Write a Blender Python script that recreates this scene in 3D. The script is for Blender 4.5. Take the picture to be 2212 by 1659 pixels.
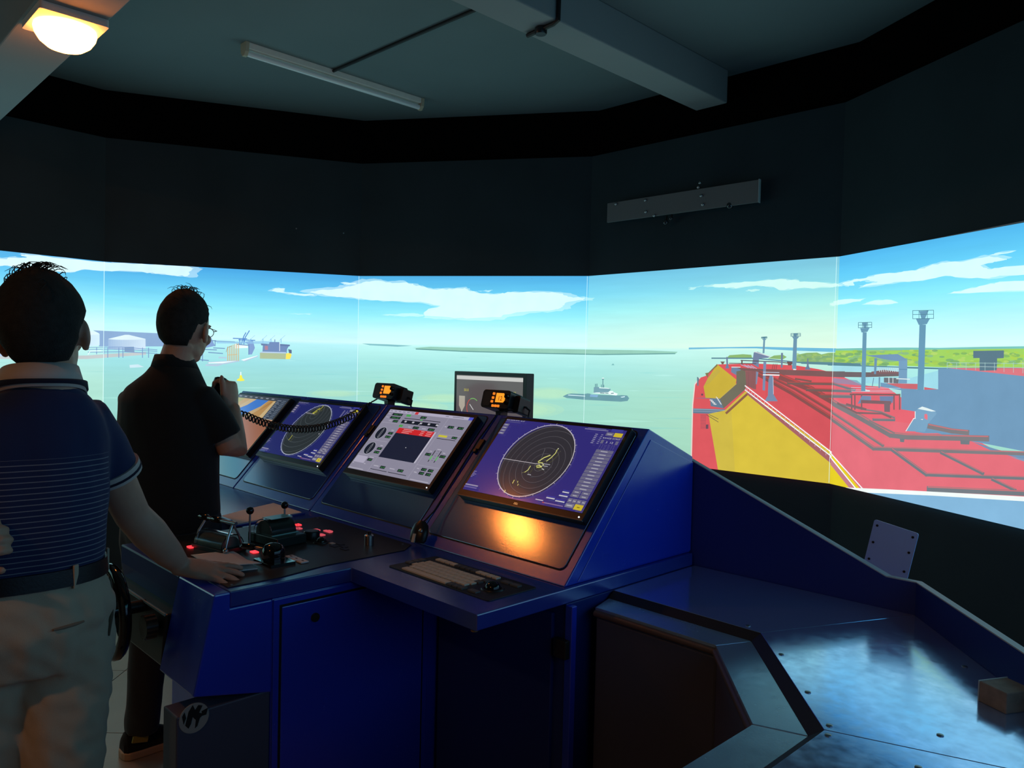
import bpy, bmesh, math, random
from mathutils import Vector, Matrix, geometry

for o in list(bpy.data.objects):
    bpy.data.objects.remove(o, do_unlink=True)
SC = bpy.context.scene
COL = SC.collection

# ------------------------------------------------------------------ camera
F_PX, CX, CY, EYE = 1661.0, 1106.0, 829.5, 1.5
PITCH, ROLL = math.atan(46.5 / F_PX), math.atan(0.023)
CAM_M = (Matrix.Rotation(math.pi / 2 - PITCH, 4, 'X') @ Matrix.Rotation(ROLL, 4, 'Z'))
cam_data = bpy.data.cameras.new('camera')
cam_data.sensor_width = 36.0
cam_data.lens = F_PX / 2212.0 * 36.0
cam_data.clip_start = 0.05
cam = bpy.data.objects.new('camera', cam_data)
COL.objects.link(cam)
cam.matrix_world = Matrix.Translation((0, 0, EYE)) @ CAM_M
SC.camera = cam

# ------------------------------------------------------------------ world and exposure (a closed dark room: no daylight)
world = bpy.data.worlds.new('world')
SC.world = world
world.use_nodes = True
world.node_tree.nodes['Background'].inputs[0].default_value = (0.02, 0.025, 0.03, 1)
world.node_tree.nodes['Background'].inputs[1].default_value = 0.05
SC.view_settings.view_transform = 'Standard'
SC.view_settings.look = 'None'
SC.view_settings.gamma = 1.0
SC.view_settings.use_curve_mapping = False
SC.view_settings.exposure = 0.0
SCREEN_GAIN = 1.12       # radiance of the projected picture
MONITOR_GAIN = 0.66
LAMP_RADIANCE = 34.0

# ------------------------------------------------------------------ metric helpers
def ray(px, py):
    return CAM_M.to_3x3() @ Vector(((px - CX) / F_PX, -(py - CY) / F_PX, -1.0))
def on_plane(px, py, p0, n):
    d = ray(px, py); c = Vector((0, 0, EYE))
    return c + d * ((Vector(p0) - c).dot(n) / d.dot(n))
def at_y(px, py, y):                       # the point at distance y into the room
    return on_plane(px, py, (0, y, 0), Vector((0, 1, 0)))
def lin(c):
    r = []
    for v in c[:3]:
        v = v / 255.0
        r.append(v / 12.92 if v <= 0.04045 else ((v + 0.055) / 1.055) ** 2.4)
    return tuple(r)

YAW = math.radians(45.5)                    # the ship's console looks this far to the right
XR = Vector((math.cos(YAW), -math.sin(YAW), 0)); E2 = Vector((math.sin(YAW), math.cos(YAW), 0))
ORG = Vector((0.163, 2.078, 0.0)); RZ = -YAW
def L(x, y, z=0.0):                         # console frame (x to the operator's right, y forward) to world
    return ORG + XR * x + E2 * y + Vector((0, 0, z))

# ------------------------------------------------------------------ materials
MATS = {}
def mat(name, color, rough=0.5, metal=0.0, spec=0.5, coat=0.0, bump=0.0, bscale=200.0, var=0.0, vscale=6.0,
        emit=None, estr=0.0, trans=0.0, ior=1.5, rvar=0.0, sheen=0.0):
    if name in MATS: return MATS[name]
    m = bpy.data.materials.new(name); m.use_nodes = True
    nt = m.node_tree; b = nt.nodes['Principled BSDF']
    b.inputs['Base Color'].default_value = (*color, 1)
    b.inputs['Roughness'].default_value = rough
    b.inputs['Metallic'].default_value = metal
    b.inputs['Specular IOR Level'].default_value = spec
    b.inputs['Coat Weight'].default_value = coat
    b.inputs['Coat Roughness'].default_value = 0.12
    b.inputs['Transmission Weight'].default_value = trans
    b.inputs['IOR'].default_value = ior
    if sheen: b.inputs['Sheen Weight'].default_value = sheen
    if emit:
        b.inputs['Emission Color'].default_value = (*emit, 1); b.inputs['Emission Strength'].default_value = estr
    tc = nt.nodes.new('ShaderNodeTexCoord')
    if bump:
        n = nt.nodes.new('ShaderNodeTexNoise'); n.inputs['Scale'].default_value = bscale; n.inputs['Detail'].default_value = 3
        bp = nt.nodes.new('ShaderNodeBump'); bp.inputs['Strength'].default_value = bump; bp.inputs['Distance'].default_value = 0.002
        nt.links.new(tc.outputs['Object'], n.inputs['Vector']); nt.links.new(n.outputs['Fac'], bp.inputs['Height'])
        nt.links.new(bp.outputs['Normal'], b.inputs['Normal'])
    if var:
        n = nt.nodes.new('ShaderNodeTexNoise'); n.inputs['Scale'].default_value = vscale; n.inputs['Detail'].default_value = 5
        mx = nt.nodes.new('ShaderNodeMix'); mx.data_type = 'RGBA'
        mx.inputs['A'].default_value = (*[c * (1 - var) for c in color], 1)
        mx.inputs['B'].default_value = (*[min(1, c * (1 + var)) for c in color], 1)
        nt.links.new(tc.outputs['Object'], n.inputs['Vector']); nt.links.new(n.outputs['Fac'], mx.inputs['Factor'])
        nt.links.new(mx.outputs['Result'], b.inputs['Base Color'])
    if rvar:
        n = nt.nodes.new('ShaderNodeTexNoise'); n.inputs['Scale'].default_value = vscale; n.inputs['Detail'].default_value = 6
        n.inputs['Roughness'].default_value = 0.65
        mr = nt.nodes.new('ShaderNodeMapRange'); mr.inputs['From Min'].default_value = 0.3; mr.inputs['From Max'].default_value = 0.7
        mr.inputs['To Min'].default_value = max(0.03, rough - rvar); mr.inputs['To Max'].default_value = rough + rvar
        nt.links.new(tc.outputs['Object'], n.inputs['Vector']); nt.links.new(n.outputs['Fac'], mr.inputs['Value'])
        nt.links.new(mr.outputs['Result'], b.inputs['Roughness'])
    MATS[name] = m
    return m

def picture_mat(name, gain, gloss=False, noise=0.0, nscale=(3, 3, 30)):
    """A surface that shows a picture: the colours stored on the mesh give off light."""
    if name in MATS: return MATS[name]
    m = bpy.data.materials.new(name); m.use_nodes = True
    nt = m.node_tree; b = nt.nodes['Principled BSDF']; out = nt.nodes['Material Output']
    at = nt.nodes.new('ShaderNodeAttribute'); at.attribute_name = 'pic'
    b.inputs['Base Color'].default_value = (0.012, 0.012, 0.014, 1)
    b.inputs['Roughness'].default_value = 0.16 if gloss else 0.9
    b.inputs['Specular IOR Level'].default_value = 0.5 if gloss else 0.0
    b.inputs['Emission Strength'].default_value = gain
    src = at.outputs['Color']
    if noise:
        tc = nt.nodes.new('ShaderNodeTexCoord'); mp = nt.nodes.new('ShaderNodeMapping'); mp.inputs['Scale'].default_value = nscale
        n = nt.nodes.new('ShaderNodeTexNoise'); n.inputs['Scale'].default_value = 1.0; n.inputs['Detail'].default_value = 6
        mr = nt.nodes.new('ShaderNodeMapRange'); mr.inputs['To Min'].default_value = 1 - noise; mr.inputs['To Max'].default_value = 1 + noise
        mr.inputs['From Min'].default_value = 0.25; mr.inputs['From Max'].default_value = 0.75
        vm = nt.nodes.new('ShaderNodeVectorMath'); vm.operation = 'SCALE'
        nt.links.new(tc.outputs['Object'], mp.inputs['Vector']); nt.links.new(mp.outputs['Vector'], n.inputs['Vector'])
        nt.links.new(n.outputs['Fac'], mr.inputs['Value']); nt.links.new(mr.outputs['Result'], vm.inputs['Scale'])
        nt.links.new(src, vm.inputs[0]); src = vm.outputs['Vector']
    nt.links.new(src, b.inputs['Emission Color'])
    tr = nt.nodes.new('ShaderNodeBsdfTransparent'); mx = nt.nodes.new('ShaderNodeMixShader')
    nt.links.new(at.outputs['Alpha'], mx.inputs['Fac']); nt.links.new(tr.outputs[0], mx.inputs[1]); nt.links.new(b.outputs[0], mx.inputs[2])
    nt.links.new(mx.outputs[0], out.inputs['Surface'])
    MATS[name] = m
    return m

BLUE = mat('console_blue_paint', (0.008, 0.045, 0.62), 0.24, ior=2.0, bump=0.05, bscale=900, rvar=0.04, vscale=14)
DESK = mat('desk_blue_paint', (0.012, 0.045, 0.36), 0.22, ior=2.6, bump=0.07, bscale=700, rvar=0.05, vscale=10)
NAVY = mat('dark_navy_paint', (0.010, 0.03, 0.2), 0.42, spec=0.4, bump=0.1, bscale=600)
WINGTOP = mat('scuffed_blue_plate', (0.42, 0.62, 0.98), 0.16, metal=0.78, ior=1.8, bump=0.025, bscale=60, rvar=0.06, vscale=30)
LEDGE = mat('ledge_blue_paint', (0.30, 0.48, 0.66), 0.24, metal=0.6, ior=1.8, bump=0.05, bscale=300, rvar=0.05, vscale=16)
GLOSSP = mat('inset_gloss_blue', (0.010, 0.045, 0.30), 0.14, ior=2.9, bump=0.03, bscale=300)
EDGE = mat('pale_edge_strip', (0.42, 0.5, 0.5), 0.5)
GAP = mat('black_gap', (0.003, 0.003, 0.004), 0.6)
RUBBER = mat('black_rubber', (0.01, 0.01, 0.011), 0.55)
BLACKP = mat('black_plastic', (0.012, 0.012, 0.013), 0.35)
GLOSSB = mat('gloss_black', (0.008, 0.007, 0.007), 0.08, spec=0.6)
PANEL = mat('control_panel_black', (0.018, 0.019, 0.022), 0.42, bump=0.06, bscale=500)
GREYV = mat('dark_grey_vinyl', (0.06, 0.08, 0.14), 0.5, bump=0.1, bscale=400)
GREYL = mat('grey_leg_panel', (0.06, 0.07, 0.12), 0.5, bump=0.1, bscale=300)
STEEL = mat('brushed_steel', (0.55, 0.56, 0.56), 0.28, metal=1.0)
SCREW = mat('screw_steel', (0.35, 0.38, 0.4), 0.35, metal=1.0)
ALUP = mat('painted_plate', (0.36, 0.54, 0.9), 0.45, bump=0.05, bscale=300)
ACRYL = mat('clear_acrylic', (0.9, 0.95, 0.95), 0.06, trans=1.0, ior=1.25, spec=0.5)
PAPER = mat('white_paper', (0.86, 0.82, 0.78), 0.7, bump=0.05, bscale=60)
WALLM = mat('black_wall_paint', (0.030, 0.048, 0.056), 0.75, spec=0.2, bump=0.15, bscale=260, var=0.25, vscale=2.5)
CEILM = mat('grey_ceiling_paint', (0.19, 0.245, 0.255), 0.85, spec=0.1, bump=0.2, bscale=120, var=0.12, vscale=1.2)
BEAMM = mat('grey_beam_paint', (0.32, 0.34, 0.34), 0.85, spec=0.1, bump=0.2, bscale=120, var=0.08, vscale=1.5)
VOID = mat('black_curtain', (0.004, 0.004, 0.004), 0.95, spec=0.0)
OUTERM = mat('outer_wall_paint', (0.09, 0.085, 0.08), 0.85, spec=0.1, bump=0.1, bscale=80, var=0.2)
FLOORM = mat('beige_floor_tile', (0.34, 0.30, 0.25), 0.38, bump=0.05, bscale=60, var=0.15, vscale=5)
GROUT = mat('tile_grout', (0.12, 0.105, 0.09), 0.8)

# ------------------------------------------------------------------ object helpers
def tag(o, label, cat, group=None):
    o['label'] = label; o['category'] = cat
    if group: o['group'] = group
    return o
def thing(name, label, cat, loc=(0, 0, 0), rot=(0, 0, 0), group=None):
    o = bpy.data.objects.new(name, None); COL.objects.link(o); o.empty_display_size = 0.05
    o.location = loc; o.rotation_euler = rot
    return tag(o, label, cat, group)
def struct(o):
    o['kind'] = 'structure'; return o

class MB:
    def __init__(s): s.v = []; s.f = []; s.c = None
    def add(s, vs, fs):
        k = len(s.v); s.v += [tuple(p) for p in vs]; s.f += [tuple(i + k for i in f) for f in fs]; return s
    def box(s, c, d, M=None):
        x, y, z = d[0] / 2, d[1] / 2, d[2] / 2
        vs = [Vector((sx * x, sy * y, sz * z)) for sz in (-1, 1) for sy in (-1, 1) for sx in (-1, 1)]
        if M is not None: vs = [M @ p for p in vs]
        vs = [p + Vector(c) for p in vs]
        return s.add(vs, [(0, 2, 3, 1), (4, 5, 7, 6), (0, 1, 5, 4), (2, 6, 7, 3), (0, 4, 6, 2), (1, 3, 7, 5)])
    def bx(s, x0, x1, y0, y1, z0, z1):
        return s.box(((x0 + x1) / 2, (y0 + y1) / 2, (z0 + z1) / 2), (abs(x1 - x0), abs(y1 - y0), abs(z1 - z0)))
    def prism(s, poly, h0, h1, ax='z'):
        """poly: 2-D outline; extruded along ax from h0 to h1. ax z: (x,y); ax x: (y,z); ax y: (x,z)"""
        def P(p, h): return {'z': (p[0], p[1], h), 'x': (h, p[0], p[1]), 'y': (p[0], h, p[1])}[ax]
        n = len(poly)
        tris = geometry.tessellate_polygon([[Vector((p[0], p[1], 0)) for p in poly]])
        vs = [P(p, h0) for p in poly] + [P(p, h1) for p in poly]
        fs = [tuple(t) for t in tris] + [tuple(i + n for i in reversed(t)) for t in tris]
        fs += [(i, (i + 1) % n, (i + 1) % n + n, i + n) for i in range(n)]
        return s.add(vs, fs)
    def loft(s, rings, cap=True, closed=False):
        n = len(rings[0]); k = len(rings); vs = [p for r in rings for p in r]; fs = []
        for i in range(k if closed else k - 1):
            a, b = i * n, ((i + 1) % k) * n
            fs += [(a + j, a + (j + 1) % n, b + (j + 1) % n, b + j) for j in range(n)]
        if cap and not closed:
            fs += [tuple(reversed(range(n))), tuple((k - 1) * n + j for j in range(n))]
        return s.add(vs, fs)
    def tube(s, pts, r, n=10, closed=False, side=None, flat=1.0):
        pts = [Vector(p) for p in pts]; rr = r if isinstance(r, (list, tuple)) else [r] * len(pts)
        rings = []; N = len(pts); prev = None
        for i, p in enumerate(pts):
            if closed: t = (pts[(i + 1) % N] - pts[i - 1])
            else: t = pts[min(i + 1, N - 1)] - pts[max(i - 1, 0)]
            t.normalize()
            if prev is None:
                a = Vector(side) if side else (Vector((0, 0, 1)) if abs(t.z) < 0.9 else Vector((1, 0, 0)))
            else: a = prev
            u = (a - t * a.dot(t)).normalized(); prev = u; w = t.cross(u)
            q = rr[i]; qx, qy = q if isinstance(q, (list, tuple)) else (q, q * flat)
            rings.append([p + u * (math.cos(k * 2 * math.pi / n) * qx) + w * (math.sin(k * 2 * math.pi / n) * qy) for k in range(n)])
        return s.loft(rings, True, closed)
    def cyl(s, c, r, h, n=24, axis='z', r2=None):
        d = {'z': Vector((0, 0, 1)), 'x': Vector((1, 0, 0)), 'y': Vector((0, 1, 0))}[axis] if isinstance(axis, str) else Vector(axis).normalized()
        c = Vector(c)
        return s.tube([c - d * h / 2, c + d * h / 2], [r, r if r2 is None else r2], n)
    def lathe(s, prof, c=(0, 0, 0), n=24, M=None):
        c = Vector(c); rings = []
        for r, z in prof:
            ring = [Vector((math.cos(k * 2 * math.pi / n) * max(r, 1e-4), math.sin(k * 2 * math.pi / n) * max(r, 1e-4), z)) for k in range(n)]
            if M is not None: ring = [M @ p for p in ring]
            rings.append([p + c for p in ring])
        return s.loft(rings)
    def ball(s, c, r, n=16, m=10, half=False):
        r3 = r if isinstance(r, (tuple, list)) else (r, r, r); c = Vector(c); rings = []
        lo = 0.0 if half else -math.pi / 2
        for i in range(m + 1):
            a = lo + (math.pi / 2 - lo) * i / m
            if i == m: a -= 1e-3
            if i == 0 and not half: a += 1e-3
            rings.append([c + Vector((math.cos(a) * math.cos(k * 2 * math.pi / n) * r3[0], math.cos(a) * math.sin(k * 2 * math.pi / n) * r3[1], math.sin(a) * r3[2])) for k in range(n)])
        return s.loft(rings)
    def mesh(s, name):
        me = bpy.data.meshes.new(name); me.from_pydata([tuple(p) for p in s.v], [], s.f); me.update()
        bm = bmesh.new(); bm.from_mesh(me); bmesh.ops.recalc_face_normals(bm, faces=bm.faces); bm.to_mesh(me); bm.free()
        return me
    def build(s, name, m, parent=None, smooth=False, bevel=0.0, seg=2):
        me = s.mesh(name); me.materials.append(m)
        o = bpy.data.objects.new(name, me); COL.objects.link(o)
        if parent is not None: o.parent = parent
        if smooth:
            for p in me.polygons: p.use_smooth = True
            try: me.set_sharp_from_angle(angle=math.radians(40))
            except Exception: pass
        if bevel:
            b = o.modifiers.new('bevel', 'BEVEL'); b.width = bevel; b.segments = seg; b.limit_method = 'ANGLE'; b.angle_limit = math.radians(35)
        return o

def rrect(x0, x1, y0, y1, r, n=4):
    out = []
    for cx, cy, a0 in ((x1 - r, y1 - r, 0), (x0 + r, y1 - r, 90), (x0 + r, y0 + r, 180), (x1 - r, y0 + r, 270)):
        for k in range(n + 1):
            a = math.radians(a0 + 90 * k / n); out.append((cx + r * math.cos(a), cy + r * math.sin(a)))
    return out
def circle(cx, cy, r, n=40, ry=None):
    ry = r if ry is None else ry
    return [(cx + r * math.cos(2 * math.pi * k / n), cy + ry * math.sin(2 * math.pi * k / n)) for k in range(n)]

FONT_CACHE = {}
def glyphs(txt):
    """outline triangles of a word, 1 unit high, starting at x=0: (verts, faces, width)"""
    if txt in FONT_CACHE: return FONT_CACHE[txt]
    cu = bpy.data.curves.new('lettering', 'FONT'); cu.body = txt; cu.resolution_u = 3
    ob = bpy.data.objects.new('lettering', cu); COL.objects.link(ob)
    dg = bpy.context.evaluated_depsgraph_get(); me = ob.evaluated_get(dg).to_mesh()
    vs = [(v.co.x, v.co.y) for v in me.vertices]; fs = [tuple(p.vertices) for p in me.polygons]
    ob.evaluated_get(dg).to_mesh_clear(); bpy.data.objects.remove(ob); bpy.data.curves.remove(cu)
    w = max([v[0] for v in vs] or [0])
    FONT_CACHE[txt] = (vs, fs, w); return FONT_CACHE[txt]

class Canvas:
    """flat picture made of thin coloured layers on one plane; map2(u,v,h) gives the 3-D point"""
    def __init__(s, map3, clip=None, step=0.00006):
        s.map3 = map3; s.v = []; s.f = []; s.c = []; s.h = 0.0; s.step = step; s.clip = clip
    def _emit(s, pts, faces, cols):
        k = len(s.v); s.h += s.step
        for p in pts: s.v.append(tuple(s.map3(p[0], p[1], s.h)))
        s.c += cols; s.f += [tuple(i + k for i in f) for f in faces]
    def poly(s, pts, col, alpha=1.0, fn=None):
        pts = [tuple(p) for p in pts]
        if s.clip: pts = clip_rect(pts, *s.clip)
        if len(pts) < 3: return
        tr = geometry.tessellate_polygon([[Vector((p[0], p[1], 0)) for p in pts]])
        if not tr: return
        s._emit(pts, tr, [(*(fn(p) if fn else lin(col)), alpha) for p in pts])
    def rect(s, x0, x1, y0, y1, col, alpha=1.0): s.poly([(x0, y0), (x1, y0), (x1, y1), (x0, y1)], col, alpha)
    def line(s, pts, w, col, alpha=1.0, closed=False, sx=1.0):
        pts = [Vector(p) for p in pts]
        if closed: pts.append(pts[0])
        for a, b in zip(pts, pts[1:]):
            d = b - a
            if d.length < 1e-9: continue
            d.normalize(); n = Vector((-d.y, d.x)) * w / 2; e = d * w * 0.3
            s.poly([a - e + n, a - e - n, b + e - n, b + e + n], col, alpha)
    def ring(s, cx, cy, r, w, col, n=48, a0=0, a1=360, alpha=1.0):
        k = max(4, int(n * (a1 - a0) / 360)); ang = [math.radians(a0 + (a1 - a0) * i / k) for i in range(k + 1)]
        pts = [(cx + (r + w / 2) * math.cos(a), cy + (r + w / 2) * math.sin(a)) for a in ang] + [(cx + (r - w / 2) * math.cos(a), cy + (r - w / 2) * math.sin(a)) for a in ang]
        m = k + 1
        s._emit(pts, [(i, i + 1, m + i + 1, m + i) for i in range(k)], [(*lin(col), alpha)] * len(pts))
    def text(s, txt, x, y, h, col, sx=1.0, width=None):
        vs, fs, w = glyphs(txt)
        if not vs: return
        kx = h * sx if width is None else width / max(w, 1e-6)
        s._emit([(x + p[0] * kx, y + p[1] * h) for p in vs], fs, [(*lin(col), 1.0)] * len(vs))
    def build(s, name, m, parent=None):
        me = bpy.data.meshes.new(name); me.from_pydata(s.v, [], s.f); me.update()
        at = me.color_attributes.new('pic', 'FLOAT_COLOR', 'POINT')
        at.data.foreach_set('color', [x for c in s.c for x in c])
        me.materials.append(m); o = bpy.data.objects.new(name, me); COL.objects.link(o)
        if parent is not None: o.parent = parent
        return o
def clip_rect(pts, x0, x1, y0, y1):
    def cut(ps, inside, inter):
        out = []
        for i in range(len(ps)):
            a, b = ps[i - 1], ps[i]; ia, ib = inside(a), inside(b)
            if ib:
                if not ia: out.append(inter(a, b))
                out.append(b)
            elif ia: out.append(inter(a, b))
        return out
    def ix(x): return lambda a, b: (x, a[1] + (b[1] - a[1]) * (x - a[0]) / (b[0] - a[0]))
    def iy(y): return lambda a, b: (a[0] + (b[0] - a[0]) * (y - a[1]) / (b[1] - a[1]), y)
    for ins, it in ((lambda p: p[0] >= x0, ix(x0)), (lambda p: p[0] <= x1, ix(x1)), (lambda p: p[1] >= y0, iy(y0)), (lambda p: p[1] <= y1, iy(y1))):
        pts = cut(pts, ins, it)
        if not pts: return []
    return pts

# ================================================================== THE ROOM
BEAM1 = 2.80
CEIL, BEAMB, WTOP, SCR0, SCR1 = 3.31, 3.11, 2.96, 0.872, 2.122
RX0, RX1, RY0, RY1 = -5.4, 3.6, -2.4, 7.2
fl = struct(MB().bx(RX0, RX1, RY0, RY1, -0.12, -0.006).build('floor', GROUT))
tile_me = None
TS = 0.6
for i in range(15):
    for j in range(16):
        if tile_me is None:
            o = MB().bx(-TS / 2 + .002, TS / 2 - .002, -TS / 2 + .002, TS / 2 - .002, -0.012, 0.0).build('tile', FLOORM, fl, bevel=0.0015, seg=1)
            tile_me = o.data
        else:
            o = bpy.data.objects.new('tile', tile_me); COL.objects.link(o); o.parent = fl
        o.location = (RX0 + TS * (i + .5), RY0 + TS * (j + .5), 0)
struct(MB().bx(RX0, RX1, RY0, RY1, CEIL, CEIL + .12).build('ceiling', CEILM))
struct(MB().bx(RX0, RX1, RY1, RY1 + .12, 0, CEIL).build('wall_outer_front', OUTERM))
struct(MB().bx(RX0, RX1, RY0 - .12, RY0, 0, CEIL).build('wall_back', OUTERM))
struct(MB().bx(RX0 - .12, RX0, RY0, RY1, 0, CEIL).build('wall_outer_left', OUTERM))
struct(MB().bx(RX1, RX1 + .12, RY0, RY1, 0, CEIL).build('wall_outer_right', OUTERM))

def cbeam(name, x0, x1, y0, y1, z0, z1):
    o = MB().bx(x0, x1, y0, y1, z0, z1).build(name, BEAMM, bevel=0.006)
    o.location = ORG; o.rotation_euler = (0, 0, RZ); return struct(o)
cbeam('trim_1', -4.6, 2.0, -0.832, -0.585, BEAM1, CEIL)          # ceiling beam carrying the lamp
cbeam('trim_2', -1.335, -1.118, -0.584, 2.655, BEAMB, CEIL)      # ceiling beam towards the bow screen

# corner points of the folded screen wall, left to right
def yawv(a): return Vector((math.sin(math.radians(a)), math.cos(math.radians(a)), 0))
SW = 1.73
P1, P2, P3, P4 = Vector((-2.793, 5.257, 0)), Vector((-1.159, 5.795, 0)), Vector((0.528, 5.448, 0)), Vector((1.784, 4.237, 0))
P0 = P1 - yawv(42) * SW; PM = P0 - yawv(12) * SW; P5 = P4 + yawv(164) * SW; P6 = P5 + yawv(194) * SW; P7 = P6 + yawv(224) * SW
SEAMS = [PM, P0, P1, P2, P3, P4, P5, P6, P7]
SIDES = ['far_left', 'left', 'front_left', 'front', 'front_right', 'right', 'far_right', 'rear_right']
def offset_line(pts, d):
    """parallel polyline at distance d to the left of travel (2-D)"""
    out = []
    for i in range(len(pts)):
        a = (pts[i] - pts[i - 1]).normalized() if i else None
        b = (pts[i + 1] - pts[i]).normalized() if i < len(pts) - 1 else None
        na = Vector((-a.y, a.x, 0)) if a else None; nb = Vector((-b.y, b.x, 0)) if b else None
        if na is None: out.append(pts[i] + nb * d)
        elif nb is None: out.append(pts[i] + na * d)
        else:
            m = (na + nb).normalized(); out.append(pts[i] + m * (d / m.dot(na)))
    return out
BACK = offset_line(SEAMS, 0.05); VOIDA = offset_line(SEAMS, 0.10); VOIDB = offset_line(SEAMS, 0.16)
PLANES = []
for k in range(8):
    a, b = SEAMS[k], SEAMS[k + 1]
    struct(MB().prism([(a.x, a.y), (b.x, b.y), (BACK[k + 1].x, BACK[k + 1].y), (BACK[k].x, BACK[k].y)], 0, WTOP).build('wall_' + SIDES[k], WALLM))
    va, vb, vc, vd = VOIDA[k], VOIDA[k + 1], VOIDB[k + 1], VOIDB[k]
    struct(MB().prism([(va.x, va.y), (vb.x, vb.y), (vc.x, vc.y), (vd.x, vd.y)], 2.80, CEIL).build('wall_curtain_' + SIDES[k], VOID))
    d = (b - a); ln = d.length; d = d.normalized(); n = Vector((d.y, -d.x, 0))      # n points into the room
    PLANES.append((a, d, n, ln))

# ================================================================== THE PROJECTED VIEW
def smooth_mix(stops, t):
    for (t0, c0), (t1, c1) in zip(stops, stops[1:]):
        if t <= t1:
            k = (t - t0) / (t1 - t0) if t1 > t0 else 0; k = max(0, min(1, k))
            return tuple(c0[i] + (c1[i] - c0[i]) * k for i in range(3))
    return stops[-1][1]
HZ = 1.61                                            # height of the simulated horizon on the screens
SKY = {   # height above the horizon -> colour (sRGB)
    1: [(0, (218, 246, 244)), (.12, (198, 244, 248)), (.26, (142, 228, 246)), (.40, (100, 196, 238)), (.52, (84, 172, 226))],
    2: [(0, (204, 243, 244)), (.10, (182, 241, 246)), (.24, (136, 226, 244)), (.38, (98, 194, 236)), (.52, (70, 160, 220))],
    3: [(0, (208, 246, 242)), (.10, (194, 245, 246)), (.22, (146, 233, 244)), (.36, (106, 204, 238)), (.52, (76, 168, 222))],
    4: [(0, (206, 244, 234)), (.12, (190, 241, 235)), (.26, (156, 234, 238)), (.38, (124, 212, 236)), (.52, (104, 188, 224))],
    5: [(0, (212, 246, 243)), (.12, (182, 241, 246)), (.26, (136, 230, 246)), (.40, (98, 200, 240)), (.52, (78, 176, 230))]}
SEA = [(0, (184, 240, 238)), (.06, (176, 234, 230)), (.16, (160, 222, 218)), (.30, (158, 216, 202)), (.74, (150, 206, 186))]
PIC_BG = picture_mat('projected_background', SCREEN_GAIN, noise=0.035, nscale=(2.2, 2.2, 26))
PIC = picture_mat('projected_picture', SCREEN_GAIN, noise=0.05, nscale=(9, 9, 9))
SCREEN_LABEL = [
    'blank sky and sea projection screen at the far left end of the screen wall',
    'projection screen behind the two men, left of the port view, showing tanks and cloud',
    'projection screen showing a harbour jetty, moored ship and yellow buoy, behind the men',
    'projection screen in the middle, showing open sea below one broad white cloud',
    'projection screen showing the bow of the red ship with yellow slopes',
    'projection screen at the right, showing red deck pipes and two grey masts',
    'sky and sea projection screen just beyond the right-hand screen with the masts',
    'sky and sea projection screen at the rear right end of the screen wall']
CANV = {}; SCREENS = []
WHITEB = mat('screen_board', (0.6, 0.62, 0.62), 0.8)
for k in range(8):
    a, d, n, ln = PLANES[k]
    t = thing('projection_screen', SCREEN_LABEL[k], 'screen', a + d * ln / 2 + Vector((0, 0, SCR0)), (0, 0, math.atan2(d.y, d.x)), 'folded row of projection screens')
    MB().bx(-ln / 2 + .001, ln / 2 - .001, -0.004, 0, 0, SCR1 - SCR0).build('board', WHITEB, t)
    SCREENS.append(t)
    def mk(off, ln=ln): return lambda u, v, h: (u - ln / 2, -0.0045 - off - h, v - SCR0)
    cv = Canvas(mk(0), (0, ln, SCR0, SCR1))
    st = SKY.get(k, SKY[1 if k < 1 else 5])
    nu, rows = 6, [SCR0 + (SCR1 - SCR0) * i / 60 for i in range(61)]
    pts, cols, faces = [], [], []
    for j, z in enumerate(rows):
        for i in range(nu + 1):
            u = ln * i / nu
            if z >= HZ: c = smooth_mix(st, z - HZ)
            else: c = smooth_mix(SEA, HZ - z)
            w = u / ln
            if k >= 6 and z < HZ + .22: c = (112, 156, 200)
            if k >= 6 and z < HZ - .38: c = (92, 130, 172)
            if k == 4: c = (c[0] + 14 * w, c[1], c[2] - 12 * w)
            if k == 2 and z < HZ: c = (c[0] - 6, c[1] - 4, c[2] + 4)
            if k == 1 and z < HZ: c = (c[0] + 14, c[1] + 6, c[2] + 6)
            pts.append((u, z)); cols.append((*lin([max(0, min(255, x)) for x in c]), 1.0))
    for j in range(60):
        for i in range(nu):
            q = j * (nu + 1) + i; faces.append((q, q + 1, q + nu + 2, q + nu + 1))
    cv._emit(pts, faces, cols)
    cv.build('projected_sky_and_sea', PIC_BG, t)
    def grp(k=k, mk=mk, ln=ln): return Canvas(mk(0.0004), (0, ln, SCR0, SCR1), 0.0)
    CANV[k] = grp
PILE = [0.0]                                         # every painted shape lies a hair above the one before
LAYERS = {}
def layer(k, g):
    if (k, g) not in LAYERS: LAYERS[(k, g)] = CANV[k]()
    PILE[0] += 0.000012; LAYERS[(k, g)].h = PILE[0]
    return LAYERS[(k, g)]
def to_screen(k, px, py):
    a, d, n, ln = PLANES[k]; p = on_plane(px, py, a, n); return ((p - a).dot(d), p.z)
TONE = dict(deck=(.93, .82, .80), superstructure=(.93, .86, .84), yellow_slope=(.93, .90, .80), trees=(.86, .85, .92), far_shore=(.93, .92, .96), deck_pipes=(.88, .82, .80), deck_fittings=(.90, .86, .86), funnel=(.92, .92, .92), bulwark=(.97, .95, .95), mast=(.95, .92, .92), ventilator=(.96, .92, .92), deck_crane=(.96, .92, .92))
def paint(g, pts, col, ks=(1, 2, 3, 4, 5), alpha=1.0):
    """pts: outline of a painted shape; the part that falls on each screen goes onto that screen"""
    tone = TONE.get(g.split('.')[0])
    for k in ks:
        c = col[k] if isinstance(col, dict) else col
        if tone: c = tuple(x * t for x, t in zip(c, tone))
        if any(ray(*p).dot(PLANES[k][2]) > -0.06 for p in pts): continue      # never meets this screen
        layer(k, g).poly([to_screen(k, *p) for p in pts], c, alpha)
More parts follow.
